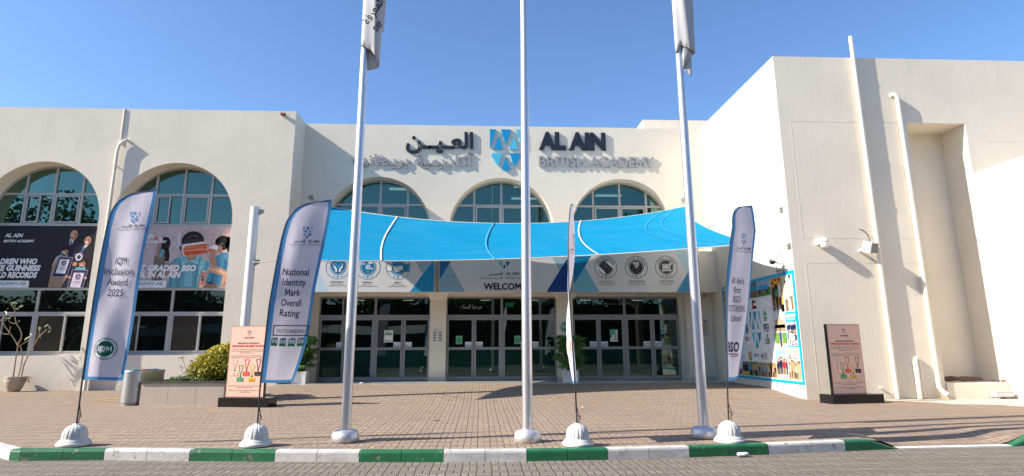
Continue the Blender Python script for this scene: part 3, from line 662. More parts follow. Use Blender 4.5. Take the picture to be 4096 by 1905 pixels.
hd = [(-4.05+a, 4.25+b) for a, b in hd]; P.line(hd + hd[:1], .014, D_, 4); P.ell(-4.05, 4.26, .078, .078, W_, 5); P.rect(-4.065, 4.22, -4.035, 4.30, BLU, 6); P.rect(-4.09, 4.245, -4.01, 4.275, BLU, 7)
for cx, cy, s in ((-3.96,4.42,1),(-4.2,4.37,.55),(-3.93,4.2,.6)):
    for dx, rr in ((-.05,.035),(0,.05),(.05,.038)): P.ell(cx+dx*s, cy, rr*s, rr*s, W_, 5)
    P.rect(cx-.07*s, cy-.035*s, cx+.07*s, cy, W_, 6)
P.poly([(-3.36,4.39),(-3.16,4.33),(-3.21,4.09),(-3.36,4.14)], W_, 4); P.line([(-3.36,4.39),(-3.16,4.33),(-3.21,4.09),(-3.36,4.12)], .014, D_, 5)
P.poly([(-2.58,4.39),(-2.78,4.33),(-2.73,4.09),(-2.58,4.12)], (38,132,182), 4); P.line([(-2.58,4.39),(-2.78,4.33),(-2.73,4.09),(-2.58,4.12)], .014, D_, 5)
hs = [(-3.16,4.31),(-3.05,4.28),(-2.98,4.31),(-2.80,4.31),(-2.79,4.17),(-2.86,4.13),(-2.95,4.06),(-3.06,4.08),(-3.14,4.16)]
P.poly(hs, W_, 6); P.line(hs + hs[:1], .012, D_, 7); P.line([(-3.04,4.28),(-3.0,4.24),(-2.9,4.25),(-2.83,4.18)], .011, D_, 8)
for k in range(4): P.line([(-2.98+.04*k, 4.1+.01*k), (-2.95+.04*k, 4.16)], .009, D_, 8)
P.build('sign_print', INK, r1)
r2, P = fascia(-1.49, 3.185, 'long grey sign with the shield and the word WELCOME over the middle doors')
P.poly([(-1.48,3.8),(-1.48,4.98),(-.8,4.98),(-1.136,4.4)], (32,104,160), 2); P.poly([(-1.48,3.37),(-.555,3.37),(-1.136,4.39),(-1.48,3.81)], (142,176,196), 1)
P.poly([(2.373,3.37),(3.17,3.37),(3.17,4.6),(2.87,4.146)], (22,66,138), 2); P.poly([(2.4,4.98),(3.17,4.98),(3.17,4.62),(2.872,4.15)], (150,184,200), 1)
logo(P, .852, 4.215, .44, (20,112,160), (105,170,195), 2, h=.60)
P.text('AL AIN', .91, 3.985, .105, (28,20,50), 2, bold=.02, align='l', width=.48); P.text(A_ALAIN, .797, 3.985, .115, (28,20,50), 2, bold=.02, align='r', width=.497)
P.text('BRITISH ACADEMY', .90, 3.846, .062, (80,75,90), 2, bold=.01, align='l', width=.86); P.text(A_ACAD, .797, 3.846, .06, (80,75,90), 2, bold=.01, align='r', width=.81)
P.text('WELCOME', .87, 3.458, .225, (22,16,26), 2, bold=.035, width=1.53)
P.build('sign_print', INK, r2)
r3, P = fascia(3.36, 8.06, 'long grey sign with three black badges COLLABORATION, CRITICAL THINKING and DIGITAL LITERACY')
P.poly([(3.37,3.63),(3.37,4.98),(4.2,4.98),(3.805,4.288)], (10,122,172), 2); P.poly([(3.37,3.37),(4.32,3.37),(3.805,4.285),(3.37,3.62)], (120,178,204), 1)
P.poly([(7.145,3.37),(8.05,3.37),(8.05,4.75),(7.60,4.07)], (70,140,184), 2); P.poly([(7.08,4.98),(8.05,4.98),(8.05,4.77),(7.597,4.072)], (178,206,218), 1)
KB = (44,36,46)
badge(P, 4.574, 4.267, .418, 'COLLABORATION', KB, ('WORKING COLLECTIVELY TOWARDS', 'EXCELLENT OUTCOMES'), 2.35)
badge(P, 5.70, 4.278, .418, 'CRITICAL THINKING', KB, ('CHALLENGING MYSELF TO THINK', 'DEEPLY ABOUT WHAT I LEARN'), 2.75)
badge(P, 6.816, 4.286, .418, 'DIGITAL LITERACY', KB, ('USING TECHNOLOGY SAFELY', 'AND RESPONSIBLY'), 2.5)
for sg in (1, -1):
    q = lambda a, b: (4.574 + sg*a, 4.267 + sg*b)
    P.poly([q(-.33,-.02), q(-.26,.04), q(-.22,-.01), q(-.29,-.08)], W_, 5); P.poly([q(-.26,-.05), q(-.2,.0), q(-.1,-.1), q(-.02,-.19), q(0,-.23), q(-.12,-.22), q(-.22,-.14)], W_, 5)
for a, b in ((-.08,.06),(.06,-.06),(.02,.1)):
    c = [(4.574+a+.085*math.cos(t), 4.267+b+.085*math.sin(t)) for t in (.5, 2.07, 3.64, 5.21)]; P.line(c + c[:1], .012, (150,145,150), 5)
def gear(cx, cy, r, col, z):
    n = 10; pts = []
    for k in range(n*4): pts.append((cx + (r if k % 4 < 2 else r*.78)*math.cos(2*math.pi*k/(n*4)), cy + (r if k % 4 < 2 else r*.78)*math.sin(2*math.pi*k/(n*4))))
    P.raw(pts + [(cx, cy)], [(k, (k+1) % (n*4), n*4) for k in range(n*4)], col, z); P.ell(cx, cy, r*.4, r*.4, KB, z+1)
hd = [(5.70+a*.9, 4.24+b*.95) for a, b in ((-.10,-.22),(.09,-.22),(.09,-.10),(.15,.0),(.16,.08),(-.12,.10),(-.16,.04),(-.19,-.02),(-.155,-.05),(-.15,-.14),(-.10,-.14))]; P.poly(hd, (60,50,60), 4); P.line(hd + hd[:1], .008, (110,104,110), 5)
gear(5.73, 4.39, .085, W_, 5); gear(5.62, 4.42, .05, W_, 5); gear(5.70, 4.30, .06, W_, 5)
P.rect(6.67, 4.19, 6.98, 4.40, W_, 5); P.rect(6.69, 4.21, 6.96, 4.38, KB, 6); P.rect(6.705, 4.225, 6.945, 4.365, W_, 7); P.rect(6.64, 4.135, 7.0, 4.17, W_, 5)
for k in range(4): P.rect(6.72, 4.34-.03*k, 6.80, 4.35-.03*k, KB, 8); P.rect(6.84, 4.34-.03*k, 6.93, 4.35-.03*k, KB, 8)
gear(6.985, 4.41, .06, W_, 9)
P.build('sign_print', INK, r3)

# ------------------------------------------------------------------ spandrel posters on the wing
def poster(cx, label, which):
    y = YW + .60; x0, x1, z0, z1 = cx-2.105, cx+2.105, 3.555, 5.80
    r = empty('spandrel_poster', (cx, y, z0), label, 'poster', 'printed posters in the arched bays')
    MB().box(x0, x1, y, y+.02, z0, z1).build('poster_board', WHITE, r)
    P = Print(lambda u, v, n: (x0+u, y-.001-n, z0+v)); PT = Print(P.f); P.text = PT.text; Wd, H = x1-x0, z1-z0
    if which == 0:
        P.rect(0, 0, Wd, H, (40,40,46), 0)
        for k in range(8): P.rect(0, 0, .55-.05*k, H, (38+k*0, 44+k*2, 52+k*3), .25+.05*k)
        sc = 470; X = lambda px: (px-1685)/sc + Wd; Y_ = lambda py: H*(1 - (py-45)/1060)
        p = lambda *q: [(X(a), Y_(b)) for a, b in q]
        WT = (232,232,230)
        P.text('AL AIN', X(300), Y_(245), .135, WT, 3, bold=.03, align='r', skew=.17); P.text('BRITISH ACADEMY', X(505), Y_(332), .088, WT, 3, bold=.03, align='r', skew=.17)
        P.text('CHILDREN WHO', X(605), Y_(705), .19, WT, 3, bold=.055, align='r', skew=.17, width=1.78); P.text('BROKE GUINNESS', X(672), Y_(818), .19, WT, 3, bold=.055, align='r', skew=.17, width=2.02); P.text('WORLD RECORDS', X(635), Y_(935), .19, WT, 3, bold=.055, align='r', skew=.17, width=1.9)
        P.rect(0, 0, X(520), Y_(985), WT, 3); P.ell(X(518), Y_(1000)-.005, .03, .03, WT, 2); P.rect(X(518), 0, X(536), Y_(1003), WT, 2)
        P.text('BRITISHACADEMY.AE', X(488), Y_(1060), .105, (95,150,175), 4, bold=.02, align='r', width=1.9)
        SK, SK2, NAV, BEI, POLO = (200,152,128), (188,140,112), (44,38,62), (150,128,108), (110,178,196)
        P.poly(p((935,1000),(925,470),(985,330),(1090,275),(1160,275),(1235,340),(1250,600),(1240,1000)), NAV, 3); P.poly(p((1090,275),(1165,275),(1145,350),(1100,400)), (214,208,208), 4); P.poly(p((1112,300),(1135,300),(1125,390),(1100,400)), (40,40,70), 5)
        P.ell(X(1148), Y_(205), .13, .18, SK, 5); P.ell(X(1148), Y_(158), .12, .07, (140,105,85), 4); P.ell(X(1146), Y_(240), .09, .07, (140,108,92), 6); P.rect(X(1120), Y_(205), X(1135), Y_(198), (70,50,40), 7); P.rect(X(1160), Y_(205), X(1176), Y_(198), (70,50,40), 7); P.rect(X(1130), Y_(247), X(1165), Y_(241), (120,70,65), 7)
        P.poly(p((1290,980),(1260,480),(1330,390),(1430,350),(1490,400),(1500,700),(1480,1000)), (34,28,36), 3); P.ell(X(1390), Y_(330), .17, .27, (36,26,26), 3.5); P.ell(X(1388), Y_(300), .115, .16, SK, 5); P.ell(X(1382), Y_(332), .05, .022, (240,236,230), 6)
        P.rect(X(1362), Y_(292), X(1376), Y_(285), (60,40,36), 6); P.rect(X(1396), Y_(292), X(1412), Y_(285), (60,40,36), 6)
        P.poly(p((1350,380),(1420,350),(1370,430),(1310,470)), (225,225,228), 4); P.poly(p((1320,440),(1375,400),(1350,470),(1300,490)), (60,110,160), 5); P.poly(p((1200,535),(1330,485),(1362,585),(1250,660)), (120,108,140), 6); P.ell(X(1283), Y_(585), .12, .13, (225,220,228), 7); P.ell(X(1283), Y_(585), .07, .08, (60,54,76), 8)
        P.poly(p((850,1100),(870,700),(920,580),(1010,530),(1110,560),(1140,900),(1070,1100)), BEI, 4); P.poly(p((880,660),(910,580),(980,540),(930,640)), POLO, 5); P.poly(p((858,740),(895,625),(960,560),(1000,580),(940,640),(890,740)), SK, 6); P.poly(p((985,520),(1080,520),(1085,575),(975,575)), POLO, 6)
        P.ell(X(1050), Y_(455), .155, .155, (40,30,30), 5); P.ell(X(1040), Y_(495), .115, .145, SK, 6); P.poly(p((982,480),(1000,425),(1060,415),(1105,440),(1105,480),(1050,462)), (40,30,30), 7); P.ell(X(1040), Y_(525), .045, .018, (240,232,228), 8); P.rect(X(1012), Y_(492), X(1026), Y_(484), (50,34,32), 8); P.rect(X(1056), Y_(492), X(1072), Y_(484), (50,34,32), 8)
        P.ell(X(1355), Y_(650), .17, .155, (32,24,26), 6); P.ell(X(1355), Y_(700), .115, .14, SK2, 7); P.poly(p((1305,680),(1320,635),(1400,640),(1408,680),(1355,665)), (32,24,26), 8); P.ell(X(1355), Y_(727), .045, .018, (240,232,228), 9); P.poly(p((1240,800),(1260,765),(1320,745),(1400,745),(1430,800)), POLO, 7)
        for (a, b, c, d2), (i0, i1, i2, i3), cy, rr, pk in ((((960,578),(1192,588),(1140,930),(888,922)), ((985,620),(1140,628),(1095,868),(942,862)), (1055,685), .085, (222,220,226)), (((1203,797),(1468,806),(1420,1105),(1165,1105)), ((1240,850),(1412,856),(1375,1104),(1208,1096)), (1318,915), .09, (222,205,222))):
            P.poly(p(a, b, c, d2), (165,152,172), 9); P.poly([(u*.93+.07*X((a[0]+c[0])/2), v*.94+.06*Y_((a[1]+c[1])/2)) for u, v in p(a, b, c, d2)], (46,42,80), 10); P.poly(p(i0, i1, i2, i3), pk, 11)
            P.ring(X(cy[0]), Y_(cy[1]), rr*.55, rr, (60,56,84), 12); P.ell(X(cy[0]), Y_(cy[1]), rr*.3, rr*.3, (60,56,84), 12); P.rect(X(cy[0])-.09, Y_(cy[1]+55), X(cy[0])+.09, Y_(cy[1]+48), (90,86,110), 12)
            for k in range(4): P.rect(X(cy[0])-.13+.02*(k % 2), Y_(cy[1]+82+12*k), X(cy[0])+.1, Y_(cy[1]+78+12*k), (130,126,146), 12)
        for a, b in ((1130,915),(1185,930),(1442,940)): P.ell(X(a), Y_(b), .05, .055, SK, 13)
        P.ell(X(1235), Y_(705), .09, .08, SK2, 8)
    else:
        P.rect(0, 0, Wd, H, (196,178,176), 0); P.blur(0, 0, .95, H, [(96,80,64),(112,94,76),(104,88,72),(124,106,90),(150,134,124),(176,160,154)], .4)
        sc = 437; X = lambda px: (px-1405)/sc + Wd; Y_ = lambda py: H*(1 - (py-85)/1065); p = lambda *q: [(X(a), Y_(b)) for a, b in q]
        P.rect(X(500), Y_(700), X(1180), Y_(120), (188,168,166), .5); P.rect(X(1215), Y_(205), X(1310), Y_(145), (214,164,180), 1); P.rect(X(480), Y_(480), X(520), Y_(170), (206,196,196), 1); P.rect(X(860), Y_(1150), X(1400), Y_(880), (176,150,140), .8); P.rect(X(1290), Y_(930), X(1400), Y_(850), (150,96,66), 1)
        for k, c in enumerate(((170,60,60),(90,60,120),(60,50,60),(200,80,60))): P.ell(X(930), Y_(900+55*k), .05, .05, c, 1)
        SK, SK2, HAIR, POLO, PO2, OR = (190,146,122), (172,130,108), (40,32,32), (100,158,170), (74,134,166), (206,104,66)
        # girl behind on the left
        P.poly(p((150,1150),(150,620),(220,480),(310,500),(330,760),(300,1150)), (126,108,94), 1.5); P.ell(X(290), Y_(390), .2, .26, HAIR, 2); P.poly(p((300,480),(360,470),(385,600),(380,690),(320,700)), HAIR, 2); P.poly(p((190,330),(240,330),(240,460),(215,620),(170,590),(175,440)), SK2, 3); P.poly(p((220,490),(300,490),(270,630),(215,640)), POLO, 3); P.poly(p((115,320),(165,250),(250,300),(245,335)), (226,216,214), 3); P.poly(p((115,320),(165,252),(178,320)), (206,84,60), 4)
        # girl behind on the right
        P.poly(p((990,1040),(1090,620),(1200,540),(1290,540),(1330,690),(1290,860),(1260,1090),(1190,1130),(1150,1080),(1050,1080)), PO2, 2); P.poly(p((950,1150),(1000,1040),(1150,1085),(1180,1150)), (140,116,96), 2); P.ell(X(1190), Y_(370), .27, .27, HAIR, 3); P.ell(X(1310), Y_(400), .17, .21, HAIR, 3)
        for a, b, rr in ((1360,350,.05),(1370,440,.05),(1300,500,.07),(1100,330,.06),(1270,290,.07)): P.ell(X(a), Y_(b), rr, rr, HAIR, 3)
        P.poly(p((1120,400),(1190,430),(1190,530),(1140,550),(1110,480)), SK2, 4); P.poly(p((1150,380),(1190,355),(1208,385),(1165,415)), (96,92,96), 5); P.poly(p((975,460),(1090,398),(1135,450),(1115,500),(990,480)), (230,224,222), 5); P.poly(p((972,470),(1040,475),(1010,545),(985,515)), OR, 6); P.poly(p((1025,500),(1070,470),(1100,520),(1085,600),(1140,760),(1080,800),(1010,660)), SK2, 6)
        # boy in front
        P.poly(p((400,1150),(440,900),(390,740),(470,650),(600,590),(800,590),(930,650),(1050,760),(985,880),(900,830),(862,1150)), POLO, 7); P.poly(p((985,860),(1045,750),(1200,810),(1330,880),(1385,930),(1380,970),(1300,990),(1250,1110),(1218,1110),(1235,970),(1240,940),(1100,900)), SK, 8)
        P.line(p((985,870),(1045,755)), .02, (225,225,225), 9); P.poly(p((585,580),(830,580),(840,740),(700,690),(600,750)), (118,186,200), 8); P.line(p((565,610),(600,748),(690,690)), .018, (226,226,226), 9); P.line(p((835,600),(825,738),(730,690)), .018, (226,226,226), 9)
        P.poly(p((610,560),(820,560),(780,660),(700,685),(640,640)), SK2, 9); P.ell(X(720), Y_(340), .40, .36, HAIR, 9); P.poly(p((570,380),(880,330),(860,560),(720,640),(620,600)), SK, 9.5); P.poly(p((560,420),(590,330),(880,300),(885,370),(600,410)), (58,54,56), 10); P.poly(p((520,435),(560,440),(560,515),(545,515)), (50,46,48), 10)
        P.poly(p((560,430),(580,400),(880,352),(955,370),(968,480),(950,545),(640,608),(600,590),(570,520)), (228,220,216), 11); P.poly(p((585,480),(620,430),(940,378),(958,395),(960,530),(640,596),(605,560)), OR, 12); P.poly(p((590,520),(960,470),(958,545),(640,602),(612,575)), (206,84,50), 12.5); P.line(p((608,520),(870,482),(880,495),(960,480)), .014, (240,225,215), 13); P.ell(X(797), Y_(545), .02, .02, (40,30,30), 13)
        P.poly(p((340,720),(380,705),(390,760),(440,740),(480,712),(470,760),(510,800),(560,870),(600,880),(580,910),(480,900),(380,940),(300,910),(330,850)), SK2, 9); P.ell(X(1330), Y_(1020), .1, .08, (222,170,50), 7)
        WT = (238,236,234)
        P.text('AL AIN', X(100), Y_(290), .135, WT, 15, bold=.03, align='r', skew=.17); P.text('BRITISH ACADEMY', X(315), Y_(378), .09, WT, 15, bold=.03, align='r', skew=.17)
        P.text('FIRST GRADED BSO', X(815), Y_(860), .205, WT, 15, bold=.055, align='r', skew=.17, width=2.45); P.text('SCHOOL IN AL AIN', X(580), Y_(972), .205, WT, 15, bold=.055, align='r', skew=.17, width=2.25)
        P.rect(0, 0, X(365), Y_(1028), WT, 14); P.rect(X(365), 0, X(383), Y_(1045), WT, 14); P.ell(X(363), Y_(1046), .04, .04, WT, 13.5); P.text('BRITISHACADEMY.AE', X(335), Y_(1105), .11, (95,150,180), 15, bold=.02, align='r', width=2.0)
    for u, v, a, b, z in ((X(1148),Y_(205),.13,.18,6.5),(X(1388),Y_(300),.115,.16,5.5),(X(1040),Y_(495),.115,.145,7.2),(X(1355),Y_(700),.115,.14,8.2)) if which == 0 else ():
        P.ell(u+a*.42, v-b*.1, a*.42, b*.75, (168,122,102), z, 16); P.ell(u-a*.25, v-b*.2, a*.3, b*.3, (214,168,144), z+.2, 14); P.rect(u-a*.6, v+b*.22, u-a*.15, v+b*.30, (96,66,56), z+.3); P.rect(u+a*.15, v+b*.22, u+a*.6, v+b*.30, (96,66,56), z+.3); P.rect(u-a*.08, v-b*.22, u+a*.1, v-b*.14, (150,104,88), z+.3)
    if which == 1:
        for q in (((600,760),(560,930),(540,1140),(575,1140),(600,940),(640,800)), ((840,760),(850,920),(845,1140),(815,1140),(822,930),(800,790)), ((430,920),(470,1000),(450,1140),(425,1140))): P.poly(p(*q), (78,134,150), 8.5)
        P.poly(p((700,820),(760,840),(780,1130),(660,1130),(650,900)), (122,182,192), 8.6)
        for q in (((1230,640),(1290,700),(1250,860),(1210,900),(1240,760)), ((1080,760),(1120,900),(1090,1060),(1060,1060),(1090,900))): P.poly(p(*q), (52,108,142), 6.5)
        P.poly(p((600,330),(660,250),(760,230),(840,280),(800,270),(700,270)), (74,62,60), 9.7); P.poly(p((640,450),(760,425),(760,440),(640,468)), (232,132,86), 12.8); P.poly(p((1040,800),(1200,850),(1330,905),(1300,925),(1190,880),(1040,840)), (214,172,146), 8.8)
    P.build('poster_print', PHOTO, r); PT.build('poster_lettering', INKM, r)
poster(-15.73, 'dark poster of four people with framed certificates under the leftmost arch', 0)
poster(-11.07, 'pale poster of a boy in an orange headset under the arch', 1)

# ------------------------------------------------------------------ mural board on the side wall of the block
mu = empty('photo_board', (8.87, 20, .38), 'large blue-edged board of school photographs and logos on the white side wall', 'board')
MB().bbox(8.845, 8.868, 17.27, 22.66, .39, 3.55, .005).build('board_panel', M_('board_blue', (.0, .33, .56), .4, amt=.03), mu)
P = Print(lambda u, v, n: (8.8435-n, 22.7-u, v)); PT = Print(P.f); P.text = PT.text; P.rect(.14, .47, 5.34, 3.44, (214,214,212), 0)
def crowd(u0, v0, u1, v1, n, tops, skin=((190,140,110),(160,115,90),(205,160,130)), hgt=.5, z=3, legs=((40,40,50),(120,100,80))):
    rr = random.Random(int(u0*1000)+n)
    for k in range(n):
        cu = u0 + (u1-u0)*(k+.5)/n + rr.uniform(-.01,.01); h = hgt*(v1-v0)*rr.uniform(.85,1.1); b = v0 + rr.uniform(0,.06)*(v1-v0); wd = (u1-u0)/n*.52
        P.poly([(cu-wd*.6,b),(cu+wd*.6,b),(cu+wd*.7,b+h*.45),(cu-wd*.7,b+h*.45)], rr.choice(legs), z); P.poly([(cu-wd*.9,b+h*.4),(cu+wd*.9,b+h*.4),(cu+wd,b+h*.78),(cu+wd*.3,b+h*.86),(cu-wd*.3,b+h*.86),(cu-wd,b+h*.78)], rr.choice(tops), z+.5)
        P.ell(cu, b+h*.94, h*.062, h*.085, rr.choice(skin), z+1, 12); P.ell(cu, b+h*1.0, h*.066, h*.05, (35,28,28), z+1.5, 12)
P.rect(.17, 2.96, 2.46, 3.4, (120,110,100), 1); P.rect(.17, .5, 1.4, 2.9, (150,140,130), 1); crowd(.2, .5, 1.35, 1.9, 4, ((60,120,160),(40,40,60),(200,200,200)), hgt=.9); crowd(.2, 1.9, 1.35, 2.9, 5, ((60,120,160),(120,90,60)), hgt=.8); crowd(.25, 2.98, 2.4, 3.4, 9, ((60,120,160),(40,40,60),(170,150,130)), hgt=.8)
P.rect(2.48, 2.96, 3.02, 3.44, (120,96,76), 1); crowd(2.5, 2.96, 3.0, 3.44, 2, ((40,120,160),(50,140,180)), hgt=.95)
P.rect(3.04, 2.96, 3.96, 3.44, (150,176,190), 1); P.rect(3.04, 2.96, 3.96, 3.12, (84,124,60), 2); P.rect(3.04, 3.12, 3.96, 3.2, (70,90,70), 2); crowd(3.1, 3.02, 3.8, 3.44, 5, ((60,150,200),), hgt=.75)
P.rect(3.98, 2.41, 4.72, 3.44, (214,140,36), 1); P.rect(4.55, 2.41, 4.72, 3.4, (190,150,70), 2); P.rect(3.98, 2.41, 4.72, 2.62, (190,182,174), 2); crowd(4.02, 2.45, 4.62, 3.4, 3, ((30,30,40),(60,50,60),(200,190,185)), hgt=.95, legs=((30,30,40),(90,86,90))); P.ell(4.32, 2.98, .1, .11, (60,140,90), 6)
P.rect(4.74, 2.41, 5.34, 3.44, (176,190,176), 1); P.rect(4.95, 3.0, 5.28, 3.36, (226,228,226), 2); crowd(4.78, 2.41, 5.3, 3.3, 2, ((30,30,36),(206,186,164)), hgt=1.0); P.rect(5.0, 2.41, 5.16, 2.75, (232,232,236), 6)
P.rect(3.97, 1.34, 4.7, 2.4, (202,206,214), 1); P.poly([(4.0,1.95),(4.05,2.2),(4.25,2.2),(4.3,2.36),(4.36,2.36),(4.42,2.2),(4.62,2.18),(4.68,1.95)], (170,156,130), 2); P.rect(4.0, 1.85, 4.68, 2.05, (150,134,108), 2); P.rect(3.97, 1.5, 4.24, 1.82, (96,140,64), 3); P.rect(4.44, 1.5, 4.7, 1.82, (96,140,64), 3); P.rect(4.24, 1.34, 4.44, 1.82, (176,160,140), 3); crowd(4.27, 1.4, 4.41, 2.0, 1, ((40,70,130),), hgt=.95, z=5)
P.rect(4.72, 1.4, 5.34, 2.39, (32,150,200), 1); P.text('A-LEVEL RESULTS', 5.03, 2.24, .085, W_, 3, bold=.03, width=.56); P.text('CLASS OF 2025', 5.03, 2.15, .065, W_, 3, width=.46); P.rect(4.75, 1.44, 5.32, 2.1, (200,216,226), 2); crowd(4.77, 1.75, 5.3, 2.1, 5, ((30,36,70),), hgt=.9, z=3); crowd(4.77, 1.44, 5.3, 1.85, 6, ((30,36,70),(40,60,110)), hgt=.95, z=5); P.text('55%', 5.02, 1.62, .15, W_, 9, bold=.04); P.text('A* TO A', 5.02, 1.5, .1, W_, 9, bold=.03)
P.rect(3.9, .5, 4.6, 1.32, (140,170,200), 1); P.poly([(3.9,1.0),(4.1,1.15),(4.35,1.22),(4.6,1.18),(4.6,.8),(3.9,.8)], (176,170,166), 2); P.rect(3.9, .5, 4.6, .8, (176,168,158), 2); crowd(3.92, .62, 4.58, 1.05, 7, ((30,36,80),(30,30,36),(190,40,50)), hgt=1.0, z=4)
P.rect(4.62, .5, 5.33, 1.31, (196,170,136), 1); P.rect(4.68, 1.02, 5.27, 1.26, (232,228,224), 2); P.rect(4.71, 1.08, 4.86, 1.20, (220,220,220), 3); P.rect(4.71, 1.16, 4.86, 1.20, (30,110,60), 4); P.rect(4.71, 1.08, 4.86, 1.12, (30,30,30), 4); P.rect(4.71, 1.08, 4.75, 1.20, (190,40,40), 5)
for k, s in enumerate(('NATIONAL', 'IDENTITY', 'OUTSTANDING')): P.text(s, 5.07, 1.19-.065*k, .05, (90,60,50), 4, bold=.02, width=.3)
crowd(4.64, .52, 5.32, 1.0, 9, ((190,160,120),(180,150,110),(120,170,190)), hgt=.95, z=5, legs=((190,160,130),(60,50,50)))
cols = ((150,160,170),(96,110,120),(90,130,70),(170,150,120),(180,140,90),(120,130,140))
for k, (a, b) in enumerate(((1.42,1.88),(1.9,2.6),(2.62,3.26),(3.28,3.88))):
    P.rect(a, .5, b, .93, cols[k+1], 1); crowd(a+.02, .5, b-.02, .92, (1, 3, 6, 4)[k], ((60,130,170),(196,170,130),(50,50,60),(180,140,110)), hgt=.95, z=3)
P.rect(1.44, .52, 1.86, .62, (210,180,40), 6)
P.ell(1.28, 1.0, .18, .42, (196,44,54), 5); P.ell(1.3, 1.0, .12, .34, (226,226,226), 6)
P.poly([(2.42,2.94),(3.97,2.94),(3.89,.95),(1.42,.95)], (226,226,224), 7)
logo(P, 2.70, 1.36, .78, (0,140,190), (110,188,216), 8, h=1.16)
P.rect(2.57, 2.78, 2.83, 2.88, (20,110,70), 8); P.rect(2.57, 2.70, 2.83, 2.78, (240,240,240), 8); P.rect(2.57, 2.61, 2.86, 2.70, (30,26,26), 8); P.rect(2.56, 2.6, 2.66, 2.89, (190,30,50), 9)
P.ell(3.44, 2.34, .13, .16, (20,140,90), 8); P.ring(3.44, 2.34, .105, .115, (230,240,235), 9); P.text('IQM', 3.44, 2.31, .075, (240,245,240), 9, bold=.02)
P.text('BSO', 3.46, 1.95, .15, (40,40,110), 8, bold=.05); P.rect(3.31, 1.9, 3.62, 1.92, (60,60,120), 8); P.rect(3.44, 1.86, 3.62, 1.89, (200,40,60), 8)
P.text('DE', 3.47, 1.5, .16, (40,38,44), 8, bold=.04); P.ell(3.47, 1.74, .05, .07, (120,118,122), 8)
P.ell(2.0, 1.98, .11, .15, (90,92,100), 8); P.ring(2.0, 1.98, .075, .085, (220,220,222), 9); P.rect(1.82, 1.6, 1.93, 1.74, (190,40,50), 8)
for k in range(3): P.rect(1.96, 1.61+.045*k, 2.14, 1.635+.045*k, (160,90,100), 8)
P.rect(1.85, 2.2, 1.95, 2.36, (70,90,80), 8); P.rect(1.8, 2.12, 2.05, 2.15, (90,90,95), 8)
P.ell(2.12, 1.12, .14, .15, (176,130,60), 8); P.ell(2.14, 1.14, .08, .09, (220,184,110), 9)
P.text('BSME', 2.63, 1.1, .1, (60,110,170), 8, bold=.02, width=.34); P.rect(2.4, 1.1, 2.46, 1.2, (120,160,200), 8)
P.rect(2.9, 1.03, 3.36, 1.22, (110,112,116), 8); P.rect(2.915, 1.045, 3.345, 1.205, (226,226,228), 9); P.rect(2.94, 1.08, 3.04, 1.17, (60,60,60), 10); P.rect(2.94, 1.08, 2.97, 1.17, (190,40,50), 11)
for k, s in enumerate(('NATIONAL', 'IDENTITY', 'OUTSTANDING')): P.text(s, 3.19, 1.155-.045*k, .035, (60,60,70), 10, bold=.02, width=.26)
P.build('board_print', PHOTO, mu); PT.build('board_lettering', INK, mu)

# ------------------------------------------------------------------ shade sail with its posts and chains
def bez(a, m, b, t):
    a, m, b = Vector(a), Vector(m), Vector(b); c = m*2 - (a+b)/2; return a*(1-t)**2 + c*2*t*(1-t) + b*t*t
FL, FM, FR = (-5.32,16.6,3.69), (1.0,18.25,3.97), (7.85,17.4,4.31); KL, KM, KR_ = (-6.0,23.3,6.68), (1.1,22.2,5.80), (7.95,23.4,6.76); LM, RM = (-5.5,19.9,5.02), (7.42,20.5,5.50)
def coons(u, v):
    f, b, l, r = bez(FL, FM, FR, u), bez(KL, KM, KR_, u), bez(FL, LM, KL, v), bez(FR, RM, KR_, v)
    q = (Vector(FL)*(1-u)+Vector(FR)*u)*(1-v) + (Vector(KL)*(1-u)+Vector(KR_)*u)*v
    return f*(1-v) + b*v + l*(1-u) + r*u - q
sail = empty('shade_sail', (1, 20, 5), 'bright blue shade sail stretched in front of the entrance', 'shade sail')
G = [[coons(i/56, j/26) for i in range(57)] for j in range(27)]
for j, row in enumerate(G):
    for i, p in enumerate(row): p.z += .018*math.sin(i*.55+j*.22)*math.sin(math.pi*j/26)*math.sin(math.pi*i/56) + sum(.022*math.sin(math.atan2((i-ci)/56*1.6, (j-cj)/26)*26)*math.exp(-((i-ci)/14)**2-((j-cj)/9)**2)*min(1, math.hypot(i-ci, j-cj)/4) for ci, cj in ((0,0),(56,0),(0,26),(56,26)))*math.sin(math.pi*min(1, (j+.5)/27))
sm = MB().grid(G); so_ = sm.build('sail_fabric', SAILM, sail, fix=False)
nup = Vector((0,-.45,.9)).normalized()
ed = MB()
for cv in ([bez(FL, FM, FR, k/40) for k in range(41)], [bez(KL, KM, KR_, k/40) for k in range(41)], [bez(FL, LM, KL, k/20) for k in range(21)], [bez(FR, RM, KR_, k/20) for k in range(21)]): ed.tube(cv, .016, 6)
ed.build('edge_cord', SEAM, sail)
def strip(name, path, wd, m):
    b = MB(); L = []
    for k, (u, v) in enumerate(path):
        p = coons(u, v); u2, v2 = path[min(k+1, len(path)-1)]; u1, v1 = path[max(k-1, 0)]; d = (coons(u2, v2) - coons(u1, v1)).normalized(); s = d.cross(nup).normalized()*wd/2
        o = nup*.03; L.append([p+s+o, p-s+o])
    b.grid(L); return b.build(name, m, sail, fix=False)
strip('sail_seam', [(.205-.018*math.sin(math.pi*k/24), k/24) for k in range(25)], .05, SEAM)
strip('sail_seam', [(.685, k/24) for k in range(25)], .05, SEAM)
FAINT = M_('faded_blue_seam', (.04, .30, .50), .6, amt=.1)
strip('sail_seam', [(.455-.012*math.sin(math.pi*k/24), k/24) for k in range(25)], .06, FAINT)
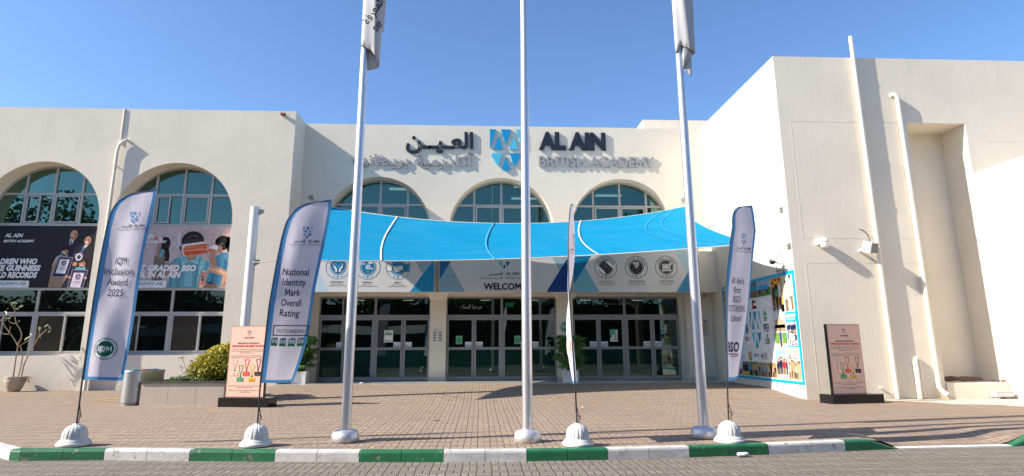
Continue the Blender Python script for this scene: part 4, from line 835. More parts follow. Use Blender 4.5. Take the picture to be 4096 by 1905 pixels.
strip('sail_seam', [(.93 - .07*math.sin(math.pi*k/24), k/24) for k in range(25)], .024, FAINT); strip('sail_seam', [(.965 - .06*math.sin(math.pi*k/24), k/24) for k in range(25)], .024, FAINT)
def chain(a, b, label, n=None, sag=.03):
    a, b = Vector(a), Vector(b); L = (b-a).length; n = n or int(L/.075); m = MB()
    for k in range(n):
        t0, t1 = k/n, (k+1)/n; p, q = a.lerp(b, t0), a.lerp(b, t1); c = (p+q)/2 - Vector((0,0,4*sag*((t0+t1)/2)*(1-(t0+t1)/2))); d = (q-p).normalized(); up = Vector((0,0,1)) if k % 2 else Vector((0,1,0)); s = d.cross(up).normalized()
        h = L/n*.72; ring = [c + d*h*math.cos(t)*.95 + s*.02*math.sin(t) for t in (2*math.pi*i/10 for i in range(11))]; m.tube(ring, .006, 5, caps=False)
    return tag(m.build('chain', GALV), label, 'chain', 'chains holding the sail')
chain((-6.33,17.62,3.77), FL, 'rusty grey chain between the short white post and the sail')
chain((8.84,17.36,4.24), FR, 'grey chain from the white side wall to the right tip of the sail')
chain((8.05,23.84,7.1), KR_, 'short strap chain at the upper right corner of the sail', 9, .0)
chain((-6.57,23.83,7.1), KL, 'short chain from the wall plate to the upper left corner of the sail', 8, .0)
chain((8.85,17.4,4.2), (8.62,17.85,3.92), 'short loose chain hanging from the side wall bracket', 6, .0)
def bracket(x, y, z, side, label):
    m = MB(); s = .085
    if side == 'x':
        m.box(x-.015, x-.001, y-s, y+s, z-s, z+s)
        for a in (-.06,.06):
            for b in (-.06,.06): m.tube([(x, y+a, z+b), (x-.09, y+a, z+b)], .01, 6)
        m.tube([(x-.01,y,z),(x-.07,y,z+.02),(x-.09,y,z-.03)], .014, 6)
    else:
        m.box(x-s, x+s, y-.015, y-.001, z-s, z+s)
        for a in (-.06,.06):
            for b in (-.06,.06): m.tube([(x+a, y, z+b), (x+a, y-.03, z+b)], .014, 8)
        m.tube([(x,y-.01,z),(x+.03,y-.08,z-.02)], .014, 6)
    return tag(m.build('wall_bracket', GALV), label, 'bracket', 'sail fixing brackets')
bracket(-6.57, 23.85, 7.11, 'y', 'bolted square plate at the inner corner above the left feather banner')
bracket(8.05, 23.85, 7.12, 'y', 'small bolted plate above the right end of the sail')
bracket(8.87, 17.62, 5.36, 'x', 'empty four-bolt bracket high on the white side wall')
bracket(8.87, 17.36, 4.24, 'x', 'bracket on the white side wall holding the sail chain')
tag(MB().tube([(8.84,17.9,3.63),(8.87,18.3,3.62)], .03, 8).build('pipe_stub', GALV), 'tiny metal pipe stub under the sail shadow on the side wall', 'pipe')
po = empty('sail_post', (-6.42,17.75,.05), 'short thick white post standing behind the planter', 'post')
m = MB(); m.tube([(-6.44,17.75,.03),(-6.44,17.75,5.36)], .126, 28); m.build('post_tube', WHITE, po)
for z in (5.2, 3.76):
    m = MB(); m.prism([(.13,-.09),(.27,-.02),(.28,.08),(.13,.09)], -.008, .008, lambda u, v, d, z=z: (-6.44+u, 17.70+d, z+v)); m.build('lug', GALV, po)
m = MB(); m.bbox(-6.68, -6.2, 17.51, 17.99, .03, .06, .005); m.build('base_plate', WHITE, po)

# ------------------------------------------------------------------ flagpoles and their flags
BASEC = M_('dull_aluminium', (.60, .60, .61), .48, .75, amt=.1, sc=14)
def flagpole(x, y, label, r0=.083, top=11.5):
    p = empty('flagpole', (x, y, 0), label, 'flagpole', 'aluminium flagpoles')
    MB().tube([(x,y,.1),(x,y,2.5),(x,y,top)], [r0, r0*.98, r0*.58], 36).build('pole_shaft', POLEM, p)
    MB().lathe([(r_*.88, z_*.92) for r_, z_ in ((.225,.0),(.238,.012),(.240,.085),(.232,.125),(.208,.165),(.17,.19),(.12,.20),(.10,.20))], (x,y,.004), 40).build('base_cover', BASEC, p)
    m = MB(); m.lathe([(.0,top+.16),(.09,top+.1),(.09,top+.03),(.0,top-.02)], (x,y,0), 16); m.build('finial', POLEM, p)
    return p
PX = [(-2.095,10.40), (.745,10.22), (3.60,10.40)]
flagpole(*PX[0], 'tall aluminium flagpole carrying the lettered grey flag'); flagpole(*PX[1], 'bare tall aluminium flagpole in front of the middle doors'); flagpole(*PX[2], 'tall aluminium flagpole carrying the blank folded grey flag')
def hung_flag(x, y, sec, label, letters=None):
    r = empty('hanging_flag', (x, y, 6.3), label, 'flag', 'furled grey flags on the poles')
    pts = [Vector((a, b, 0)) for a, b, c in sec]; zs = [c for a, b, c in sec]; nS = 8; pc = []
    for i in range(len(pts)-1):
        p0, p1, p2, p3 = pts[max(0,i-1)], pts[i], pts[i+1], pts[min(len(pts)-1,i+2)]
        for k in range(nS):
            t = k/nS; q = .5*((2*p1) + (p2-p0)*t + (2*p0-5*p1+4*p2-p3)*t*t + (3*p1-p0-3*p2+p3)*t**3); pc.append((q.x, q.y, zs[i]*(1-sst(t)) + zs[i+1]*sst(t)))
    pc.append((pts[-1].x, pts[-1].y, zs[-1])); top = 10.4; rows = []
    for j in range(26):
        f = j/25; rows.append([(x + a*(1+.12*math.sin(f*3+i*.12)) - .0*f, y + b*(1+.15*math.sin(f*4+i*.2)), c + (top-c)*f) for i, (a, b, c) in enumerate(pc)])
    me_ = MB().grid(rows)
    o = me_.build('flag_cloth', GREYFLAG, r, fix=False); at = o.data.color_attributes.new('Col', 'FLOAT_COLOR', 'CORNER'); at.data.foreach_set('color', [.52,.52,.54,1]*len(o.data.loops))
    o.modifiers.new('thick', 'SOLIDIFY').thickness = .004
    if letters:
        Pf = Print(letters['map']); [Pf.text(*a[0], **a[1]) for a in letters['t']]; Pf.build('flag_lettering', INKM, r)
    return r
secL = [(-.055,.05,6.66),(-.06,-.02,6.66),(.0,-.10,6.64),(.11,-.13,6.58),(.22,-.12,6.47),(.295,-.05,6.38),(.28,.04,6.33),(.18,.06,6.28),(.05,.03,6.24),(.03,.09,6.5),(.16,.13,6.8),(.31,.10,7.02),(.335,.14,7.06)]
def mapL(u, v, n):   # u across the front face, v up
    x = -.03 + u; y = -.118 - .012*math.sin(max(0, min(1, (x+.03)/.25))*math.pi) + (max(0, x-.17)**2)*2.6; return (PX[0][0] + x*1.02, PX[0][1] + y*1.17 - .02 - n, v)
hung_flag(*PX[0], secL, 'furled grey flag with rotated black Arabic and Latin letters', dict(map=mapL, t=[((A_KNOW, .235, 7.27, .14, (20,20,30), 1), dict(rot=1.12, bold=.015, width=.56)), (('DEP', .305, 7.00, .09, (20,20,30), 1), dict(rot=1.12, bold=.02, width=.20))]))
secR = [(-.05,.05,6.78),(-.07,-.03,6.66),(-.045,-.10,6.70),(.02,-.135,6.78),(.10,-.14,6.73),(.20,-.125,6.68),(.285,-.085,6.65),(.22,-.075,6.62),(.13,-.09,6.5),(.045,-.085,6.40),(.04,-.075,6.34),(.10,-.085,6.28),(.19,-.075,6.20),(.215,-.02,6.6),(.19,.08,6.9),(.24,.12,7.25),(.30,.08,7.42),(.27,.03,7.5)]
hung_flag(*PX[2], secR, 'furled blank grey flag with two stepped lower folds')

# ------------------------------------------------------------------ feather banners
BASEM = M_('whitewashed_concrete', (.56, .55, .525), .75, amt=.13, sc=9, bmp=.006)
def interp(tab, h):
    if h <= tab[0][0]: return tab[0][1]
    for (a, b), (c, d) in zip(tab, tab[1:]):
        if h <= c: return b + (d-b)*(h-a)/(c-a)
    return tab[-1][1]
def feather(x, y, label, yaw, h0, h1, wmul, lean, prints, ph=0., flut=.035, bz=0):
    r = empty('feather_banner', (x, y, bz), label, 'feather banner', 'feather banners along the kerb')
    fl = lambda t, z: 1 - (.07*max(0, math.cos(t*16))**3 if .11 < z < .285 else 0)
    MB().lathe([(r_*.87, z_*.90) for r_, z_ in ((.262,.0),(.268,.012),(.268,.04),(.258,.05),(.24,.055),(.236,.075),(.222,.09),(.20,.10),(.194,.115),(.197,.13),(.195,.18),(.180,.235),(.152,.28),(.112,.312),(.07,.328),(.058,.33),(.054,.345),(.028,.345))], (x,y,bz+.012), 144, flute=fl).build('weighted_base', BASEM, r)
    MB().lathe([(.205,.0),(.205,.014)], (x,y,bz+.001), 30).build('rubber_foot', DARK, r)
    Lt = [(0,0),(.40,.0),(.62,.018),(.78,.045),(.87,.085),(.92,.15),(.955,.25),(.98,.40),(.995,.60),(1,.755)]
    Rt = [(0,.60),(.5,.66),(.8,.735),(.95,.765),(1,.757)]
    H = h1-h0
    def base(h):
        f = (h-h0)/H; return Vector((x + interp(lean, f), y, 0))
    def surf(t, h, n=0):
        f = (h-h0)/H; a = interp(yaw, f); d = Vector((math.cos(a), math.sin(a), 0)); nn = Vector((math.sin(a), -math.cos(a), 0)); p = base(h)
        tt = t*wmul
        amp = flut*min(1, max(0, t)/.25)*(1-.5*f); fold = amp*math.sin(5.2*t + 2.1*f*3 + ph) + amp*.6*math.sin(9*t - 6*f + ph*2) + .02*math.sin(f*9+ph)*t
        p = p + d*tt + nn*(fold + n); p.z = h + .02*math.sin(t*8+ph)*(1-f)*.4; return p
    NR, NC = 64, 16; V = []; F = []; col = []
    fs = sorted(set([0, .018] + [k/NR for k in range(1, NR+1)])); bl, wh = s2l((70,140,190)), s2l((214,208,219))
    for f in fs:
        L, Rr = interp(Lt, f), interp(Rt, f); bw = min(.075, (Rr-L)*.4); br = min(.05, (Rr-L)*.3); cs = [L, L+bw] + [L+bw+(Rr-L-bw-br)*k/NC for k in range(1, NC+1)] + [Rr]
        V += [surf(c, h0+H*f) for c in cs]
    nc = NC + 3
    for i in range(len(fs)-1):
        for j in range(nc-1):
            F.append((i*nc+j, i*nc+j+1, (i+1)*nc+j+1, (i+1)*nc+j)); top = fs[i] > .975
            col.append(bl if j == 0 or j == nc-2 or i == 0 or top else wh)
    me = bpy.data.meshes.new('banner_cloth'); me.from_pydata(V, [], F); me.update(); at = me.color_attributes.new('Col', 'FLOAT_COLOR', 'CORNER'); arr = []
    for p, c in zip(me.polygons, col): arr += [*c, 1]*p.loop_total
    at.data.foreach_set('color', arr); o = link('banner_cloth', me, FLAGM, r, True)
    pm = MB(); path = [(x, y, bz+.2)] + [(base(h0).x*k + x*(1-k), y, bz+.2+(h0-bz-.2)*k) for k in (.5,)] + [surf(interp(Lt, f)-.006, h0+H*f) for f in [k/40 for k in range(41)]]
    pm.tube(path, [.013]*4 + [.012-.006*k/40 for k in range(len(path)-4)], 8); pm.build('banner_pole', DARK, r)
    tm = MB(); tp = Vector(path[1]) + Vector((0,0,-.12)); tm.tube([tp+Vector((.012,0,.12)), tp+Vector((.04,-.01,.02)), tp+Vector((.03,0,-.10)), tp+Vector((.012,0,-.16))], .006, 6); tm.tube([tp+Vector((0,-.012,.02)), tp+Vector((.06,-.015,.0)), tp+Vector((.055,-.01,-.05))], .006, 6); tm.build('tie_cord', DARK, r)
    if prints:
        P = Print(lambda u, v, n: surf(u, h0 + v*H, .004+n), .0035); prints(P, H); P.build('banner_print', INKM, r)
    return r
NV = (42,34,70)
class VP:   # print in metres on a banner whose v runs 0..1
    def __init__(s, P, H): s.P, s.H = P, H
def p_iqm(P, H):
    f0 = P.f; P.f = lambda u, v, n: f0(u + .0, v/H, n)
    brand(P, .47, 2.36, .56, c0=(70,140,190), c1=(140,190,220))
    for k, s in enumerate(('IQM', 'Inclusion', 'Award', '2025')): P.text(s, .345-.01*k, 1.80-.17*k, .115, (50,45,72), 1, width=(.20,.47,.33,.25)[k])
    P.ell(.29, .47, .165, .165, (24,92,68), 1, 40); P.ring(.29, .47, .118, .155, (214,222,218), 2); P.text('IQM', .29, .435, .075, (226,232,228), 3, bold=.01)
    P.arc('INTERNATIONAL INCLUSIVE SCHOOL', .29, .47, .128, .019, math.pi/2, 4.2, (24,92,68), 3); P.arc('AWARD', .29, .47, .146, .019, -math.pi/2, .8, (24,92,68), 3, inside=True)
def p_nat(P, H):
    f0 = P.f; P.f = lambda u, v, n: f0(u, v/H, n)
    brand(P, .44, 2.14, .56, c0=(70,120,165), c1=(130,175,205))
    for k, s in enumerate(('National', 'Identity', 'Mark', 'Overall', 'Rating')): P.text(s, .335-.006*k, 1.66-.16*k, .108, (40,34,66), 1, bold=.008, width=(.40,.36,.23,.30,.29)[k])
    b = [(.10,.72),(.10,.87),(.62,.87),(.62,.72),(.10,.72)]; P.line(b, .014, (50,44,70), 1); P.text('OUTSTANDING', .36, .765, .055, (50,44,70), 1, bold=.005, width=.42)
    for k in range(4):
        u = .135 + .135*k; P.poly([(u-.052,.56),(u+.052,.56),(u+.05,.675),(u+.02,.69),(u-.05,.675)], (60,130,90), 1); P.poly([(u-.04,.60),(u-.004,.605),(u-.004,.668),(u-.04,.66)], (214,212,220), 2); P.poly([(u+.006,.605),(u+.04,.60),(u+.04,.66),(u+.006,.668)], (214,212,220), 2)
def p_bso(P, H):
    f0 = P.f; P.f = lambda u, v, n: f0(u, v/H, n)
    brand(P, .42, 2.05, .6, c0=(80,150,195), c1=(140,190,220))
    for k, s in enumerate(("Al Ain's", 'first', 'BSO', 'OUTSTANDING', 'School')): P.text(s, .30, 1.52-.15*k, .105, (60,54,84), 1, width=(.32,.17,.17,.44,.25)[k], bold=.005)
    P.text('BSO', .26, .44, .15, (70,50,100), 1, bold=.035, width=.36); P.rect(.08, .39, .44, .405, (70,50,100), 1); P.rect(.2, .36, .44, .375, (190,60,80), 1)
def p_side(P, H):
    f0 = P.f; P.f = lambda u, v, n: f0(u, v/H, n)
    brand(P, .4, 2.05, .6, c0=(80,150,195), c1=(140,190,220)); P.f = lambda u, v, n: f0(u, v/H, -.008-n); P.rect(.12, .42, .5, .66, (206,176,166), 1); P.rect(.16, .5, .3, .64, (176,136,126), 2); P.rect(.34, .46, .46, .6, (216,196,186), 2)
feather(-6.125, 10.30, 'white feather banner lettered IQM Inclusion Award 2025', [(0,.0),(1,.0)], .96, 4.0, 1.0, [(0,0),(.5,.0),(1,.0)], p_iqm, .4)
feather(-3.345, 10.07, 'white feather banner lettered National Identity Mark Overall Rating', [(0,.95),(.2,.55),(.5,.15),(1,-.02)], .905, 3.80, 1.0, [(0,.0),(.42,.04),(.8,.11),(1,.14)], p_nat, 1.7, .03)
feather(1.455, 9.74, 'white feather banner turned edge-on beside the middle flagpole', [(0,1.47),(.35,1.46),(.6,1.36),(1,1.27)], .875, 3.83, 1.0, [(0,-.02),(.5,-.08),(1,-.06)], p_side, .9, .05)
feather(3.815, 9.9, 'narrow turned feather banner about the first BSO outstanding school', [(0,.85),(.5,.62),(1,.52)], .915, 3.80, 1.0, [(0,.03),(.5,.12),(.85,.26),(1,.20)], p_bso, 2.6, .03)

# ------------------------------------------------------------------ security notice stands
def notice(x, y, rz, wb, db, label, k):
    r = empty('notice_stand', (x, y, gz(x, y)), label, 'notice stand', 'security notice stands', rz)
    c, s = math.cos(rz), math.sin(rz); z0 = gz(x, y)
    T = lambda u, v, w_: (x + u*c - v*s, y + u*s + v*c, z0 + w_)
    def tb(mb, x0, x1, y0, y1, za, zb, b=.008):
        t = MB().bbox(x0, x1, y0, y1, za, zb, b); mb.add([T(*v) for v in t.v], t.f); return mb
    tb(MB(), -wb/2, wb/2, -db/2, db/2, .0, .225, .012).build('plinth', BLACK, r)
    pw = 1.03*k; tb(MB(), -pw/2-.07, pw/2-.07, -.06, .05, .226, 1.99, .006).build('panel_body', BLACK, r)
    x0, x1 = -pw/2-.066, pw/2-.074
    P = Print(lambda u, v, n: T(x0 + u*(x1-x0), -.061-n, .232 + v*1.752))
    P.rect(0, 0, 1, 1, (224,186,166), 0)
    for q, cc in ((.0, (210,166,144)),):
        P.rect(0, 0, .018, 1, cc, 1); P.rect(.982, 0, 1, 1, cc, 1); P.rect(0, 0, 1, .012, cc, 1.2); P.rect(0, .988, 1, 1, cc, 1.2)
    f0 = P.f; Wm, Hm = x1-x0, 1.752; P.f = lambda u, v, n: f0(u/Wm, v/Hm, n); U = lambda a: a*Wm; Vv = lambda b: b*Hm
    for i, (pts, kk) in enumerate(LOGO): P.poly([(U(.5)+(a-.5)*.105, Vv(.862)+b*.125) for a, b in pts], ((190,80,110),(110,70,130),(90,80,150),(210,110,90),(100,110,160),(230,150,120),(70,160,130),(230,190,100))[i], 2)
    INKN, GRY = (52,40,44), (96,76,74)
    P.text('ALDAR ACADEMIES', U(.5), Vv(.826), .028, INKN, 2, bold=.03, width=U(.26)); P.text('SHAPING OUR FUTURE', U(.5), Vv(.81), .012, (130,104,96), 2, width=U(.22))
    P.text('WELCOME TO OUR SCHOOL', U(.5), Vv(.742), .04, INKN, 2, bold=.025, width=U(.58)); P.text('IMPORTANT SECURITY NOTICE', U(.5), Vv(.70), .046, (196,34,42), 2, bold=.035, width=U(.86))
    for j, (v, t) in enumerate(((.662,'In order to safeguard our students, please ensure'), (.637,'you are wearing the appropriate coloured lanyard at'), (.612,'all times whilst on site.'), (.568,'Our security team and school staff will challenge any'), (.543,'adult without a coloured lanyard clearly on display.'))):
        P.text(t, U(.5), Vv(v), .026, GRY, 2, bold=.012, width=U((.86,.90,.40,.92,.86)[j]), res=1)
    for (u, v, lc, bc, t1, t2, tc) in ((.17,.40,(206,184,168),(232,206,180),'SCHOOL','STAFF',INKN), (.335,.32,(70,150,80),(44,140,84),'CONTRACTORS','SUPPLIERS',(150,200,160)), (.49,.40,(206,60,54),(226,76,50),'VISITORS','',(250,170,140)), (.645,.32,(216,186,80),(240,184,52),'PARENTS','GUARDIANS',(70,50,30)), (.80,.40,(46,36,44),(38,30,36),'ALDAR','EDUCATION',(150,110,90))):
        h = .52 if v > .35 else .44
        P.line([(U(u-.045), Vv(h)), (U(u+.075), Vv(h))], .016, lc, 2); P.line([(U(u-.045), Vv(h)), (U(u+.015), Vv(v-.03))], .014, lc, 2.5); P.line([(U(u+.075), Vv(h)), (U(u+.015), Vv(v-.03))], .014, lc, 3)
        P.rect(U(u+.003), Vv(v-.045), U(u+.027), Vv(v-.022), (40,34,36), 4); P.rect(U(u-.072), Vv(v-.107), U(u+.098), Vv(v-.053), (176,132,112), 3.5); P.rect(U(u-.07), Vv(v-.103), U(u+.10), Vv(v-.049), bc, 4.5)
        P.text(t1, U(u+.015), Vv(v-.075 if t2 else v-.083), .016, tc, 6, bold=.03, res=1); 
        if t2: P.text(t2, U(u+.015), Vv(v-.094), .016, tc, 6, bold=.03, res=1)
    for v, t, wd in ((.148,'PLEASE ENSURE YOU COLLECT ONE OF THE ABOVE LANYARDS',.90), (.125,'FROM OUR SECURITY TEAM.',.40), (.085,'THANK YOU FOR YOUR CO-OPERATION IN HELPING TO KEEP',.86), (.062,'OUR STUDENTS SAFE',.31)): P.text(t, U(.5), Vv(v), .022, GRY, 2, bold=.012, width=U(wd), res=1)
    P.build('notice_print', INK, r)
notice(-5.83, 16.68, R(-12), 1.36, .42, 'peach security notice on a black plinth partly behind a feather banner', 1.0)
notice(9.55, 16.28, R(9), 1.5, .5, 'peach security notice on a black plinth against the right block', .95)

# ------------------------------------------------------------------ leaves
def leaf_mesh(name, pos, nrm, size, m, parent=None, aspect=.5, var=None, bend=.25):
    """each leaf a pointed six-sided blade folded along its rib"""
    n = len(pos); pos = np.asarray(pos, float); nrm = np.asarray(nrm, float); nrm /= np.linalg.norm(nrm, axis=1)[:, None]+1e-9
    rnd = RNG.normal(size=(n, 3)); t = np.cross(nrm, rnd); t /= np.linalg.norm(t, axis=1)[:, None]+1e-9; s = np.cross(nrm, t); size = np.broadcast_to(np.asarray(size, float), (n,))[:, None]
    L, W = size, size*aspect*.5
    P = [pos - t*L*.5, pos - t*L*.1 + s*W + nrm*L*bend*.3, pos + t*L*.25 + s*W*.75 + nrm*L*bend*.2, pos + t*L*.5 - nrm*L*bend*.3, pos + t*L*.25 - s*W*.75 + nrm*L*bend*.2, pos - t*L*.1 - s*W + nrm*L*bend*.3]
    V = np.stack(P, 1).reshape(-1, 3); F = [(6*i, 6*i+1, 6*i+2, 6*i+3) for i in range(n)] + [(6*i, 6*i+3, 6*i+4, 6*i+5) for i in range(n)]
    me = bpy.data.meshes.new(name); me.from_pydata(V.tolist(), [], F); me.update()
    var = RNG.random(n) if var is None else np.asarray(var); a = me.attributes.new('Var', 'FLOAT', 'FACE'); a.data.foreach_set('value', np.concatenate([var, var]).astype(np.float32))
    return link(name, me, m, parent)
def clumps(cs, n, jitter=.25):
    """points on and within overlapping blobs; cs: list of (x,y,z,rx,ry,rz)"""
    cs = np.asarray(cs, float); k = RNG.choice(len(cs), n, p=(cs[:, 3]*cs[:, 4])/np.sum(cs[:, 3]*cs[:, 4])); d = RNG.normal(size=(n, 3)); d /= np.linalg.norm(d, axis=1)[:, None]
    rr = 1 - np.abs(RNG.normal(size=n))*jitter; return cs[k, :3] + d*cs[k, 3:]*np.clip(rr, .1, 1.12)[:, None], d, k
# planter box with its shrub and herbs
pl = empty('planter_box', (-7.7, 17.9, 0), 'low beige rendered planter box with a dark stone rim', 'planter')
PLM = M_('beige_render', (.54, .45, .36), .8, amt=.05, sc=2)
m = MB(); x0, x1, y0, y1 = -8.72, -6.62, 17.16, 18.85
m.box(x0, x1, y0, y0+.12, -.02, .555); m.box(x0, x1, y1-.12, y1, -.02, .555); m.box(x0, x0+.12, y0+.121, y1-.121, -.02, .555); m.box(x1-.12, x1, y0+.121, y1-.121, -.02, .555)
for xx in (x0+.68, x0+1.38): m.box(xx-.003, xx+.003, y0-.002, y0+.01, 0, .55)
m.build('box_wall', PLM, pl)
m = MB()
for a, b, c, d in ((x0-.03,x1+.03,y0-.03,y0+.15),(x0-.03,x1+.03,y1-.15,y1+.03),(x0-.03,x0+.15,y0+.151,y1-.151),(x1-.15,x1+.03,y0+.151,y1-.151)): m.bbox(a, b, c, d, .556, .592, .006)
m.build('stone_rim', M_('dark_stone', (.09, .09, .09), .25, amt=.25, sc=8), pl)
m = MB(); m.grid([[(x0+.12+(x1-x0-.24)*i/14, y0+.12+(y1-y0-.24)*j/12, .50+.03*math.sin(i*1.7+j*2.3)) for i in range(15)] for j in range(13)]); m.build('soil_bed', SOIL, pl)
sh = empty('shrub', (-7.1, 18.05, .5), 'rounded yellow-green clipped shrub growing in the planter', 'shrub')
cs = [(-7.45+.13*k_, 17.85+.1*(k_ % 3), 1.12+.10*k_-.012*k_*k_, .13, .13, .15) for k_ in range(7)] + [(-7.05,18.05,1.05,.62,.5,.5),(-6.85,17.9,1.25,.45,.42,.36),(-7.35,18.0,.95,.52,.45,.38),(-7.0,18.2,1.25,.5,.4,.33),(-7.65,17.95,.78,.32,.35,.3),(-6.8,17.75,.9,.45,.35,.42),(-7.15,17.7,.85,.45,.3,.36)]
p, d, k = clumps(cs, 7800, .27); keep = p[:, 2] > .54; p, d = p[keep], d[keep]
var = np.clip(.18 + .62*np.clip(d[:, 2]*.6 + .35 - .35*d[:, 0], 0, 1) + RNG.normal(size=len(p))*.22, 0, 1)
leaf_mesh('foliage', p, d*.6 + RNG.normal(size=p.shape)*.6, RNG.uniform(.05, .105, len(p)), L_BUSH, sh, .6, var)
m = MB()
for a in range(9):
    t = a*.7; q = Vector((-7.1 + .5*math.cos(t), 18.0 + .35*math.sin(t), 1.1+.25*math.sin(a*2))); m.tube([(-7.1+.05*math.cos(t), 18.0+.05*math.sin(t), .48), Vector((-7.1,18.0,.7)).lerp(q, .4), q], [.02,.014,.006], 6)
m.build('stems', BARK, sh)
def herb(x, y, r, h, n, label, m=L_HERB, gap=None):
    o = empty('herb_plant', (x, y, .5), label, 'plant', gap); st = MB(); P = []; D = []
    for k in range(n):
        a, q = RNG.random()*6.28, RNG.random()**.5*r; hh = h*(.55+.5*RNG.random())*(1-.4*q/r); b = Vector((x+q*.6*math.cos(a), y+q*.6*math.sin(a), .49)); t = Vector((x+q*math.cos(a), y+q*math.sin(a), .49+hh)); st.tube([b, b.lerp(t,.5)+Vector((0,0,.02)), t], [.005,.004,.002], 4, caps=False)
        for j in range(16):
            f = .25 + .75*j/15; c = b.lerp(t, f); P.append((c.x+RNG.normal()*.022, c.y+RNG.normal()*.022, c.z+RNG.normal()*.012)); D.append((RNG.normal(), RNG.normal(), 1.2))
    st.build('stems', L_HERB, o); leaf_mesh('leaves', P, D, RNG.uniform(.028, .06, len(P)), m, o, .5)
herb(-8.12, 17.5, .14, .24, 26, 'leftmost low green herb in the planter, next to the steel bin'); herb(-7.86, 17.45, .17, .30, 34, 'taller bright green herb left of the shrub')
herb(-7.58, 17.42, .17, .27, 34, 'low green herb directly in front of the shrub edge'); herb(-7.28, 17.36, .15, .22, 28, 'small grey-green herb at the foot of the shrub')
tw = empty('twig_plant', (-7.72, 17.6, .5), 'thin bare twiggy stem with few leaves sticking up left of the shrub', 'plant'); m = MB(); P = []
for pts in ([(-7.72,17.6,.5),(-7.80,17.6,.8),(-7.88,17.58,1.02),(-7.97,17.58,1.2)], [(-7.76,17.6,.65),(-7.92,17.58,.82),(-7.98,17.6,.95)], [(-7.82,17.6,.86),(-7.74,17.58,1.0),(-7.72,17.57,1.1)]):
    m.tube(pts, .007, 5); P += [(pts[-1][0]+RNG.normal()*.03, pts[-1][1], pts[-1][2]+RNG.normal()*.03) for _ in range(12)]
m.build('stems', TWIG, tw); leaf_mesh('leaves', P, RNG.normal(size=(len(P), 3)), .05, L_BUSH, tw, .5)

# litter bin: steel stadium-shaped body with a coloured top
bn = empty('recycling_bin', (-8.98, 17.5, 0), 'brushed steel oval recycling bin with coloured lids beside the planter', 'bin')
ax = Vector((.32, .947, 0)); sd = Vector((.947, -.32, 0)); c0 = Vector((-9.02, 17.36, 0))
def stad(w_, L, z, n=18): return [c0 + sd*(w_*math.cos(t)) + ax*((0 if math.sin(t) <= 0 else L) + w_*math.sin(t)) + Vector((0,0,z)) for t in (2*math.pi*(k+.5)/(2*n) for k in range(2*n))]
def stack(levels):
    m = MB(); rws = [stad(w_, .62, z) for w_, z in levels]; n = len(rws[0]); m.add([p for r_ in rws for p in r_], [(i*n+k, i*n+(k+1) % n, (i+1)*n+(k+1) % n, (i+1)*n+k) for i in range(len(rws)-1) for k in range(n)], 0, True); m.add(rws[-1], [tuple(range(n))]); return m
stack([(.235,.0),(.235,.075)]).build('bin_foot', GALV, bn); stack([(.255,.075),(.255,.80)]).build('bin_body', BINM, bn); stack([(.262,.803),(.265,.86),(.255,.875),(.245,.872)]).build('bin_rim', BINM, bn)
for i, cc in enumerate(((.02,.25,.08),(.45,.03,.04),(.03,.08,.35))):
    c = c0 + ax*(.02+.29*i); m = MB(); m.lathe([(.0,.874),(.115,.874),(.125,.885),(.115,.892)], (c.x, c.y, 0), 20); m.build('bin_lid', M_('bin_lid_%d' % i, cc, .35), bn)
m = MB(); a = c0 - sd*.30 + ax*.1; b = a + ax*.62; m.add([a+Vector((0,0,.03)), b+Vector((0,0,.03)), b+Vector((0,0,.80)), a+Vector((0,0,.80)), a-sd*.02+Vector((0,0,.03)), b-sd*.02+Vector((0,0,.03)), b-sd*.02+Vector((0,0,.80)), a-sd*.02+Vector((0,0,.80))], [(0,1,2,3),(7,6,5,4),(0,4,5,1),(1,5,6,2),(2,6,7,3),(3,7,4,0)]); m.build('side_plate', DARK, bn)

# potted frangipani by the left windows
fr = empty('potted_frangipani', (-15.43, 22.3, .05), 'nearly leafless forked frangipani in a round beige pot', 'potted plant')
POTM = M_('glazed_beige_pot', (.40, .34, .25), .3, amt=.1, sc=4)
m = MB(); m.lathe([(.165,0),(.18,.02),(.25,.16),(.295,.30),(.305,.38),(.29,.42),(.31,.45),(.318,.475),(.30,.48),(.27,.47),(.26,.43)], (-15.43,22.3,.05), 36); m.build('pot', POTM, fr)
MB().lathe([(.0,.44),(.265,.44)], (-15.43,22.3,.05), 24).build('soil_bed', SOIL, fr)
ST = [[(-15.52,.5),(-15.52,.82),(-15.53,1.19),(-15.52,1.54),(-15.69,1.77),(-15.86,1.97),(-16.04,2.17),(-16.13,2.32),(-16.25,2.39)], [(-15.36,.5),(-15.33,.88),(-15.35,1.22),(-15.46,1.48),(-15.53,1.55)], [(-15.26,.5),(-15.22,.93),(-15.1,1.3),(-14.93,1.65),(-14.87,1.81),(-14.72,1.97),(-14.62,2.08)],
      [(-15.52,1.54),(-15.42,1.77),(-15.43,1.94),(-15.53,2.12),(-15.65,2.26),(-15.73,2.47),(-15.77,2.7),(-15.88,2.85)], [(-15.67,2.26),(-15.83,2.29),(-15.93,2.38)], [(-16.13,2.32),(-16.14,2.41),(-16.01,2.53),(-15.94,2.6),(-15.78,2.61)], [(-15.87,1.94),(-15.84,2.14)], [(-15.48,1.54),(-15.33,1.65),(-15.2,1.77),(-15.13,1.86)], [(-14.88,1.8),(-15.01,1.9),(-15.04,1.98)], [(-14.86,1.82),(-14.92,1.97),(-14.93,2.08)], [(-15.85,1.91),(-16.03,1.93),(-16.18,1.99)]]
m = MB()
for i, s in enumerate(ST):
    r0, r1 = (.024,.013) if i in (0,2) else (.019,.012) if i in (1,3) else (.012,.008); m.tube([(a, 22.3 + .10*math.sin(i*1.9)*min(1, (b-.5)*.7) if i < 4 else 22.3+.08*math.sin(i), b) for a, b in s], [r0+(r1-r0)*k/(len(s)-1) for k in range(len(s))], 8)
